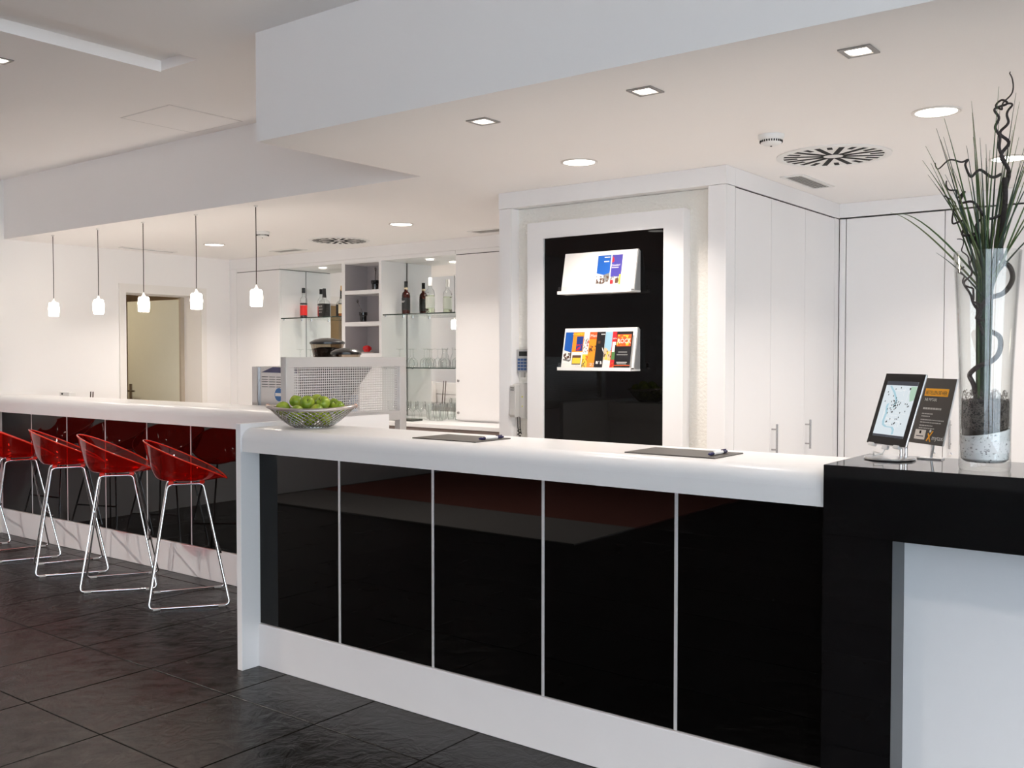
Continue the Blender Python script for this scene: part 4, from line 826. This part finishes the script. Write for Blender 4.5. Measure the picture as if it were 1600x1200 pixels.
river([(0.018, 0.034), (0.018, 0.048), (0.008, 0.056), (-0.02, 0.056), (-0.036, 0.062), (-0.040, 0.075), (-0.036, 0.10), (-0.042, 0.118), (-0.04, 0.128), (-0.03, 0.132)], 0.0045)
river([(-0.03, 0.115), (-0.01, 0.118), (-0.005, 0.14), (-0.025, 0.165), (-0.05, 0.185)], 0.004)
obj('river', bm, emis('screen water blue', (0.50, 0.78, 0.90)), sc_, world=False)
bm = BM(); rr = random.Random(3)
for k in range(60):
    if k < 26: x, y = rr.gauss(-0.005, 0.010), rr.gauss(0.128, 0.011)
    else: x, y = rr.uniform(-0.06, 0.06), rr.uniform(0.065, 0.182)
    bx(bm, x-0.0015, x+0.0015, y-0.0022, y+0.0022, 0.0010, 0.0013, TM)
obj('map_pins', bm, emis('screen pin', (0.03, 0.03, 0.035), 0.3), sc_, world=False)
bm = BM()
for k in range(26):
    x, y = rr.uniform(-0.07, 0.05), rr.uniform(0.035, 0.18); l = rr.uniform(0.01, 0.04)
    if rr.random() < 0.5: bx(bm, x, min(x+l, 0.07), y, y+0.0007, 0.0007, 0.0009, TM)
    else: bx(bm, x, x+0.0007, y, min(y+l, 0.185), 0.0007, 0.0009, TM)
obj('map_roads', bm, emis('screen road', (0.95, 0.95, 0.95), 0.95), sc_, world=False)
bm = BM()
for x in (-0.065, 0.055): bx(bm, x-0.012, x+0.012, -0.006, 0.004, -0.011, 0.005, TM)
obj('holder_clip', bm, M_WHITEPL, ts, bevel=0.002, world=False)
bm = BM(); bx(bm, -0.013, 0.013, -0.012, 0.0, -0.008, 0.001, TM); obj('cable_plug', bm, M_WHITEPL, ts, bevel=0.002, world=False)
p0 = TM @ Vector((0, -0.012, -0.003)); q0 = Vector((-0.045, -0.01, 0.012))
bm = BM(); tube(bm, [p0, p0+Vector((-0.006, 0.0, -0.014)), q0+Vector((0, 0, 0.010)), q0, q0+Vector((0.02, 0.03, 0.001))], 0.0022, 8); obj('cable', bm, M_WHITEPL, ts, smooth=True, world=False)
for d in (0.0, 0.016):
    b0 = Vector((0.030+d, 0.012-d*0.4, 0.010)); bm = BM(); tube(bm, [b0, b0+Vector((0, 0, 0.10))], 0.0058, 12); obj('stand_pole', bm, M_CHROME, ts, smooth='auto', world=False)
bm = BM(); tube(bm, [Vector((0.038, 0.010, 0.105)), TM @ Vector((0.0, 0.09, -0.010))], 0.006, 10); obj('tilt_arm', bm, M_ALU, ts, smooth='auto', world=False)
# sign card
SGp = Vector((-0.856, 3.145, 1.1352))
sg = thing('taxi_sign', 'dark grey order card with orange heading and mytaxi logo behind the tablet', 'sign', SGp)
DX = 0.017
SM0 = frame_mtx(Vector((0.012, 0.0, 0.046)), math.radians(14))
SM = SM0 @ Matrix.Translation((DX, 0, 0))     # the print sits right of the card's centre
w2, h2 = 0.090, 0.205
bm = BM(); bx(bm, -w2, w2, 0, h2, -0.005, 0, SM0); obj('card', bm, mat('white foam card edge', (0.82, 0.81, 0.79), 0.5), sg, world=False)
def sflat(nm, x0, x1, y0, y1, m_, z): return flat(nm, ((x0, y0), (x1, y0), (x1, y1), (x0, y1)), m_, z, sg, SM)
sflat('print_ground', -w2-DX, w2-DX, 0, h2, mat('print warm dark grey', (0.060, 0.052, 0.047), 0.4), 0.0004)
sflat('heading_box', -0.055, 0.050, h2-0.056, h2-0.032, mat('print taxi orange', (0.95, 0.42, 0.01), 0.4), 0.0008)
sflat('subheading_box', -0.052, 0.012, h2-0.074, h2-0.058, mat('print dark band', (0.035, 0.030, 0.028), 0.4), 0.0008)
def stext(nm, s, x, y, size, wd, m_):
    bm = BM(); text_bm(bm, s, SM @ Matrix.Translation((x, y, 0.0012)), size, 'LEFT', 0.0, wd); obj(nm, bm, m_, sg, world=False)
stext('heading', 'BESTELLEN SIE HIER', -0.050, h2-0.051, 0.017, 0.094, mat('print dark band', (0, 0, 0)))
stext('subheading', 'IHR MYTAXI.', -0.049, h2-0.072, 0.014, 0.056, M_WHITEPL)
bm = BM(); rl = random.Random(5)
for (y, wd, hgt) in ((h2-0.098, 0.082, 0.006), (h2-0.113, 0.048, 0.0032), (h2-0.121, 0.038, 0.003), (h2-0.132, 0.105, 0.0032), (h2-0.140, 0.088, 0.003), (h2-0.150, 0.055, 0.0032), (h2-0.158, 0.062, 0.003)):
    x = -0.048
    while x < -0.048+wd:
        l = rl.uniform(0.004, 0.011); bx(bm, x, x+l, y, y+hgt, 0.0006, 0.0009, SM); x += l+0.0018
obj('body_lettering', bm, mat('print pale grey lettering', (0.50, 0.48, 0.46), 0.5), sg, world=False)
sflat('badge', -0.060, -0.012, 0.013, 0.043, mat('print cream badge', (0.80, 0.74, 0.68), 0.45), 0.0008)
bm = BM(); bx(bm, -0.040, -0.032, 0.031, 0.040, 0.0010, 0.0013, SM); bx(bm, -0.052, -0.020, 0.022, 0.0245, 0.0010, 0.0013, SM); obj('badge_mark', bm, M_DARK, sg, world=False)
bm = BM()
for a_, b_ in (((-0.002, 0.010), (0.020, 0.042)), ((0.016, 0.008), (0.000, 0.034))):
    d = Vector((b_[0]-a_[0], b_[1]-a_[1])); nn = Vector((-d.y, d.x)).normalized()*0.0026
    vs = [bm.verts.new(SM @ Vector((p[0]+s*nn.x, p[1]+s*nn.y, 0.0012))) for p, s in ((a_, -1), (b_, -1), (b_, 1), (a_, 1))]; bm.faces.new(vs)
obj('logo_figure', bm, mat('print taxi orange', (0, 0, 0)), sg, world=False)
bm = BM(); c0 = Vector((0.008, 0.041)); vs = [bm.verts.new(SM @ Vector((c0.x+0.0045*math.cos(2*PI*k/14), c0.y+0.0045*math.sin(2*PI*k/14), 0.0012))) for k in range(14)]; bm.faces.new(vs); obj('logo_head', bm, M_WHITEPL, sg, world=False)
stext('logo_lettering', 'mytaxi', 0.020, 0.015, 0.021, 0.050, M_WHITEPL)
bm = BM(); tube(bm, [Vector((0.035, 0.01, 0.0005)), SM @ Vector((0.02, 0.09, -0.006))], 0.004, 8); bx(bm, 0.0, 0.07, -0.01, 0.03, 0.0, 0.004); obj('easel_leg', bm, M_ALU, sg, world=False)

# ------------------------------------------------------------------ tall vase with grass and curly twigs
VB = Vector((-0.618, 2.985, 1.1352)); k_ = 2.985/2.894
VB = Vector((-0.618*k_*0.985, 2.955, 1.1352))
va = thing('tall_glass_vase', 'tall clear glass vase with white sand, dark fibre, grass and curly twigs', 'vase', VB)
bm = BM(); prof = [(0, 0.0), (0.064, 0.0), (0.066, 0.01), (0.0655, 0.10), (0.068, 0.25), (0.077, 0.45), (0.086, 0.60), (0.084, 0.60), (0.075, 0.45), (0.0660, 0.25), (0.0635, 0.10), (0.061, 0.030), (0.05, 0.022), (0, 0.021)]
lathe(bm, prof, 48); obj('vase_glass', bm, thin_glass('vase glass', (0.975, 0.985, 0.98), edge=0.45), va, smooth='auto', world=False)
bm = BM(); rings = []
NS = 40
for z in (0.0225, 0.032, 0.06): rings.append([bm.verts.new(((0.050 if z < 0.03 else 0.0600 if z < 0.05 else 0.0628)*math.cos(2*PI*i/NS), (0.050 if z < 0.03 else 0.0600 if z < 0.05 else 0.0628)*math.sin(2*PI*i/NS), z)) for i in range(NS)])
rings.append([bm.verts.new((0.0630*math.cos(2*PI*i/NS), 0.0630*math.sin(2*PI*i/NS), 0.105+0.012*math.cos(2*PI*i/NS-0.6))) for i in range(NS)])
for A, B in zip(rings, rings[1:]):
    for i in range(NS): bm.faces.new((A[i], A[(i+1) % NS], B[(i+1) % NS], B[i]))
bm.faces.new(rings[0][::-1]); bm.faces.new(rings[-1])
sand = bpy.data.materials.new('white sand'); sand.use_nodes = True; nt = sand.node_tree; b = nt.nodes['Principled BSDF']; b.inputs['Roughness'].default_value = 0.9
tc = nt.nodes.new('ShaderNodeTexCoord'); n = nt.nodes.new('ShaderNodeTexNoise'); n.inputs['Scale'].default_value = 110; n.inputs['Detail'].default_value = 5; mp = nt.nodes.new('ShaderNodeMapping'); mp.inputs['Scale'].default_value = (1, 1, 1.6)
nt.links.new(tc.outputs['Object'], mp.inputs[0]); nt.links.new(mp.outputs[0], n.inputs['Vector']); r = nt.nodes.new('ShaderNodeValToRGB'); r.color_ramp.elements[0].position = 0.30; r.color_ramp.elements[0].color = (0.18, 0.17, 0.17, 1); r.color_ramp.elements[1].position = 0.42; r.color_ramp.elements[1].color = (0.84, 0.83, 0.83, 1)
nt.links.new(n.outputs['Fac'], r.inputs[0]); nt.links.new(r.outputs[0], b.inputs['Base Color'])
obj('white_sand', bm, sand, va, smooth='auto', world=False)
bm = BM(); rf = random.Random(11)
lathe(bm, [(0, 0.080), (0.0575, 0.080), (0.0582, 0.19), (0.03, 0.197), (0, 0.196)], 24); obj('fibre_core', bm, mat('dark packed fibre', (0.018, 0.014, 0.012), 0.9), va, world=False); bm = BM()
for k in range(1100):
    a_ = rf.uniform(0, 2*PI); z = rf.uniform(0.112, 0.212); R0 = 0.0605 if z < 0.19 else rf.uniform(0.0, 0.061); zz = max(z, 0.108+0.012*math.cos(a_-0.6)+0.004)
    pts = []; ph0 = rf.uniform(0, 6.28); cr = rf.uniform(0.004, 0.010)
    for q in range(5):
        t_ = ph0+q*0.9; aa = a_+cr*math.cos(t_)/0.06; pts.append((min(R0, 0.0612)*math.cos(aa)-0.001*math.cos(a_), min(R0, 0.0612)*math.sin(aa)-0.001*math.sin(a_), zz+cr*math.sin(t_)*0.8+0.004))
    tube(bm, pts, 0.0007, 3)
o = obj('dark_fibre', bm, mat('dark curly fibre', (0.15, 0.125, 0.11), 0.6, noise=0.4, nscale=50), va, world=False); o['kind'] = 'stuff'
# stems of grass
VR, VF = Vector((0.96, 0.28, 0)), Vector((-0.28, 0.96, 0))   # across / away from the room at this spot
PXM = 1542.7/ (0.6*0.61+2.955*0.792)     # pixels per metre used only to scale drawn sizes
rg = random.Random(21)
M_GR = [mat('grass green', (0.055, 0.11, 0.025), 0.5), mat('grass dark green', (0.018, 0.045, 0.022), 0.45), mat('grass olive', (0.10, 0.13, 0.04), 0.5)]
def blade(base, top, bend, r0, m_):
    base, top = Vector(base), Vector(top); mid = base.lerp(top, 0.55) + Vector(bend); pts = []; rs = []
    for q in range(11):
        w = q/10; pts.append(base*(1-w)**2 + mid*2*w*(1-w) + top*w*w); rs.append(max(0.00045, r0*(1-w)**0.7))
    bm = BM(); tube(bm, pts, rs, 5); return obj('grass_blade', bm, m_, va, smooth=True, world=False)
def P3(dx, z, dy=0.0): return VR*dx + VF*dy + Vector((0, 0, z))
for k in range(15):      # tight bundle standing in the vase
    a_ = 2*PI*k/15; rb = 0.013 if k % 2 else 0.008
    b0 = P3(-0.006+rb*math.cos(a_), 0.15, rb*math.sin(a_)); t0 = P3(-0.004+rb*1.9*math.cos(a_), 0.60+rg.uniform(0, 0.10), rb*1.9*math.sin(a_))
    blade(b0, t0, (0, 0, 0), 0.0052, M_GR[1] if k % 3 else M_GR[0]).name = 'grass_stalk'
TIPS = [(-0.115, 0.965), (-0.135, 0.935), (-0.16, 0.90), (-0.145, 0.86), (-0.11, 0.815), (-0.045, 1.015), (-0.035, 0.93), (-0.005, 0.90), (0.0, 0.87), (0.02, 1.04), (0.072, 1.045), (0.06, 0.93), (0.075, 0.91), (0.10, 0.90), (0.125, 0.93), (0.115, 0.86), (-0.06, 0.88), (-0.25, 0.72), (-0.23, 0.715), (-0.13, 0.60), (0.15, 0.80), (0.14, 0.74), (0.17, 0.70), (0.085, 0.80), (-0.09, 0.83), (0.04, 0.84), (-0.02, 0.82), (0.16, 0.88)]
for i, (dx, z) in enumerate(TIPS):
    for rep in range(2 if i < 17 else 1):
        dy = rg.uniform(-0.08, 0.08); jx = rg.uniform(-0.012, 0.012)*rep
        b0 = P3(-0.004+rg.uniform(-0.012, 0.012), 0.50+rg.uniform(-0.06, 0.04), rg.uniform(-0.012, 0.012)); out = dx*0.35 if abs(dx) > 0.2 else -dx*0.10
        blade(b0, P3(dx+jx, z-0.03*rep, dy), P3(out*0.5, 0.10 if abs(dx) > 0.2 else 0.02, 0), 0.0034, M_GR[(i+rep) % 3])
# curly twigs
M_TWIG = mat('dark curly twig', (0.045, 0.036, 0.033), 0.8, noise=0.35, nscale=120, bump=0.6, bscale=160)
def twig(pts, r0, r1, wob=0.0, freq=9.0, ph=0.0):
    P_ = [P3(*p) for p in pts]; out = []; rs = []; n = len(P_)
    for k in range(n-1):
        p0, p1, p2, p3 = P_[max(0, k-1)], P_[k], P_[k+1], P_[min(n-1, k+2)]
        for q in range(6):
            t = q/6; c = 0.5*((2*p1)+(p2-p0)*t+(2*p0-5*p1+4*p2-p3)*t*t+(3*p1-p0-3*p2+p3)*t**3); w = (k+t)/(n-1)
            c += VR*wob*math.sin(freq*w*6.28+ph) + VF*wob*math.cos(freq*w*6.28+ph); out.append(c); rs.append(r0+(r1-r0)*w)
    out.append(P_[-1]); rs.append(r1); bm = BM(); tube(bm, out, rs, 7); return obj('curly_twig', bm, M_TWIG, va, smooth=True, world=False)
twig([(-0.022, 0.195), (-0.030, 0.235), (-0.040, 0.262), (-0.020, 0.285, -0.02), (0.012, 0.300, -0.03), (0.032, 0.325, -0.015), (0.034, 0.365, 0.01), (0.010, 0.385, 0.03), (-0.012, 0.405, 0.02), (-0.018, 0.44, -0.02), (0.005, 0.47, -0.03), (0.04, 0.485, -0.02), (0.062, 0.52, 0.0), (0.058, 0.555, 0.01), (0.035, 0.585, 0.01), (0.035, 0.66), (0.042, 0.74), (0.040, 0.80)], 0.0068, 0.007)
twig([(0.040, 0.78), (0.046, 0.83, 0.01), (0.034, 0.87, -0.01), (0.045, 0.90), (0.030, 0.93), (0.046, 0.955), (0.052, 0.99), (0.045, 1.0)], 0.0058, 0.0025, 0.007, 3.5)
twig([(0.040, 0.84), (0.024, 0.875), (0.030, 0.91, -0.01), (0.012, 0.94), (0.024, 0.965), (0.016, 0.99), (0.040, 1.0), (0.034, 1.015, 0.02), (0.016, 1.0, 0.02), (0.030, 0.985), (0.038, 1.005), (0.052, 1.03), (0.056, 1.07), (0.050, 1.085)], 0.0045, 0.0015, 0.004, 5)
twig([(0.030, 0.70), (0.0, 0.69), (-0.02, 0.715, -0.02), (-0.045, 0.735, -0.03), (-0.068, 0.738), (-0.062, 0.768), (-0.075, 0.752), (-0.08, 0.772), (-0.098, 0.775), (-0.105, 0.80)], 0.0042, 0.002, 0.003, 4)
twig([(0.03, 0.81), (0.005, 0.80, -0.02), (-0.02, 0.825), (-0.045, 0.805, -0.02), (-0.06, 0.84), (-0.05, 0.855), (-0.068, 0.85), (-0.10, 0.858), (-0.125, 0.835), (-0.135, 0.852)], 0.0045, 0.0015, 0.002, 3)
twig([(-0.012, 0.58), (-0.030, 0.62, -0.01), (-0.026, 0.65), (-0.05, 0.645, -0.02), (-0.062, 0.65), (-0.052, 0.68), (-0.065, 0.688), (-0.085, 0.682), (-0.09, 0.715), (-0.082, 0.74), (-0.11, 0.76)], 0.0048, 0.0016, 0.003, 4)
twig([(-0.028, 0.60), (-0.02, 0.64), (-0.030, 0.67), (-0.018, 0.69)], 0.0045, 0.003)
twig([(-0.010, 0.37, -0.02), (-0.020, 0.40, -0.03), (-0.015, 0.425, -0.03), (-0.030, 0.445, -0.03), (-0.036, 0.47, -0.03), (-0.05, 0.49, -0.03), (-0.056, 0.515, -0.03), (-0.045, 0.535, -0.02), (-0.038, 0.555, -0.02), (-0.050, 0.575, -0.02), (-0.052, 0.595), (-0.066, 0.61), (-0.062, 0.635), (-0.076, 0.638)], 0.0045, 0.0012, 0.0035, 6)
twig([(-0.012, 0.41, -0.03), (-0.026, 0.42, -0.04), (-0.022, 0.455, -0.04), (-0.040, 0.465, -0.035), (-0.032, 0.495, -0.03), (-0.055, 0.505, -0.03), (-0.060, 0.53, -0.02), (-0.070, 0.545, -0.02), (-0.062, 0.56, -0.02)], 0.004, 0.0016, 0.004, 5, 2)
twig([(-0.046, 0.56, -0.02), (-0.038, 0.60, -0.01), (-0.046, 0.622), (-0.032, 0.64), (-0.046, 0.636)], 0.002, 0.001)

# lounge carpet in the lobby, seen only as a dim mirror image in the black counter panels
rug = thing('lounge_carpet', 'red lounge carpet with grey border mirrored dimly in the black counter panels', 'carpet', (-5.8, -3.0, 0))
obj('pile', boxes((-8.1, -4.2, -5.9, -1.3, 0.0015, 0.014)), mat('red carpet pile', (0.30, 0.10, 0.075), 0.95, noise=0.1, nscale=80, bump=0.4, bscale=300), rug)
obj('border', boxes((-8.1, -4.2, -1.299, -0.4, 0.0015, 0.013)), mat('grey carpet border', (0.30, 0.29, 0.28), 0.95, noise=0.1, nscale=80), rug)
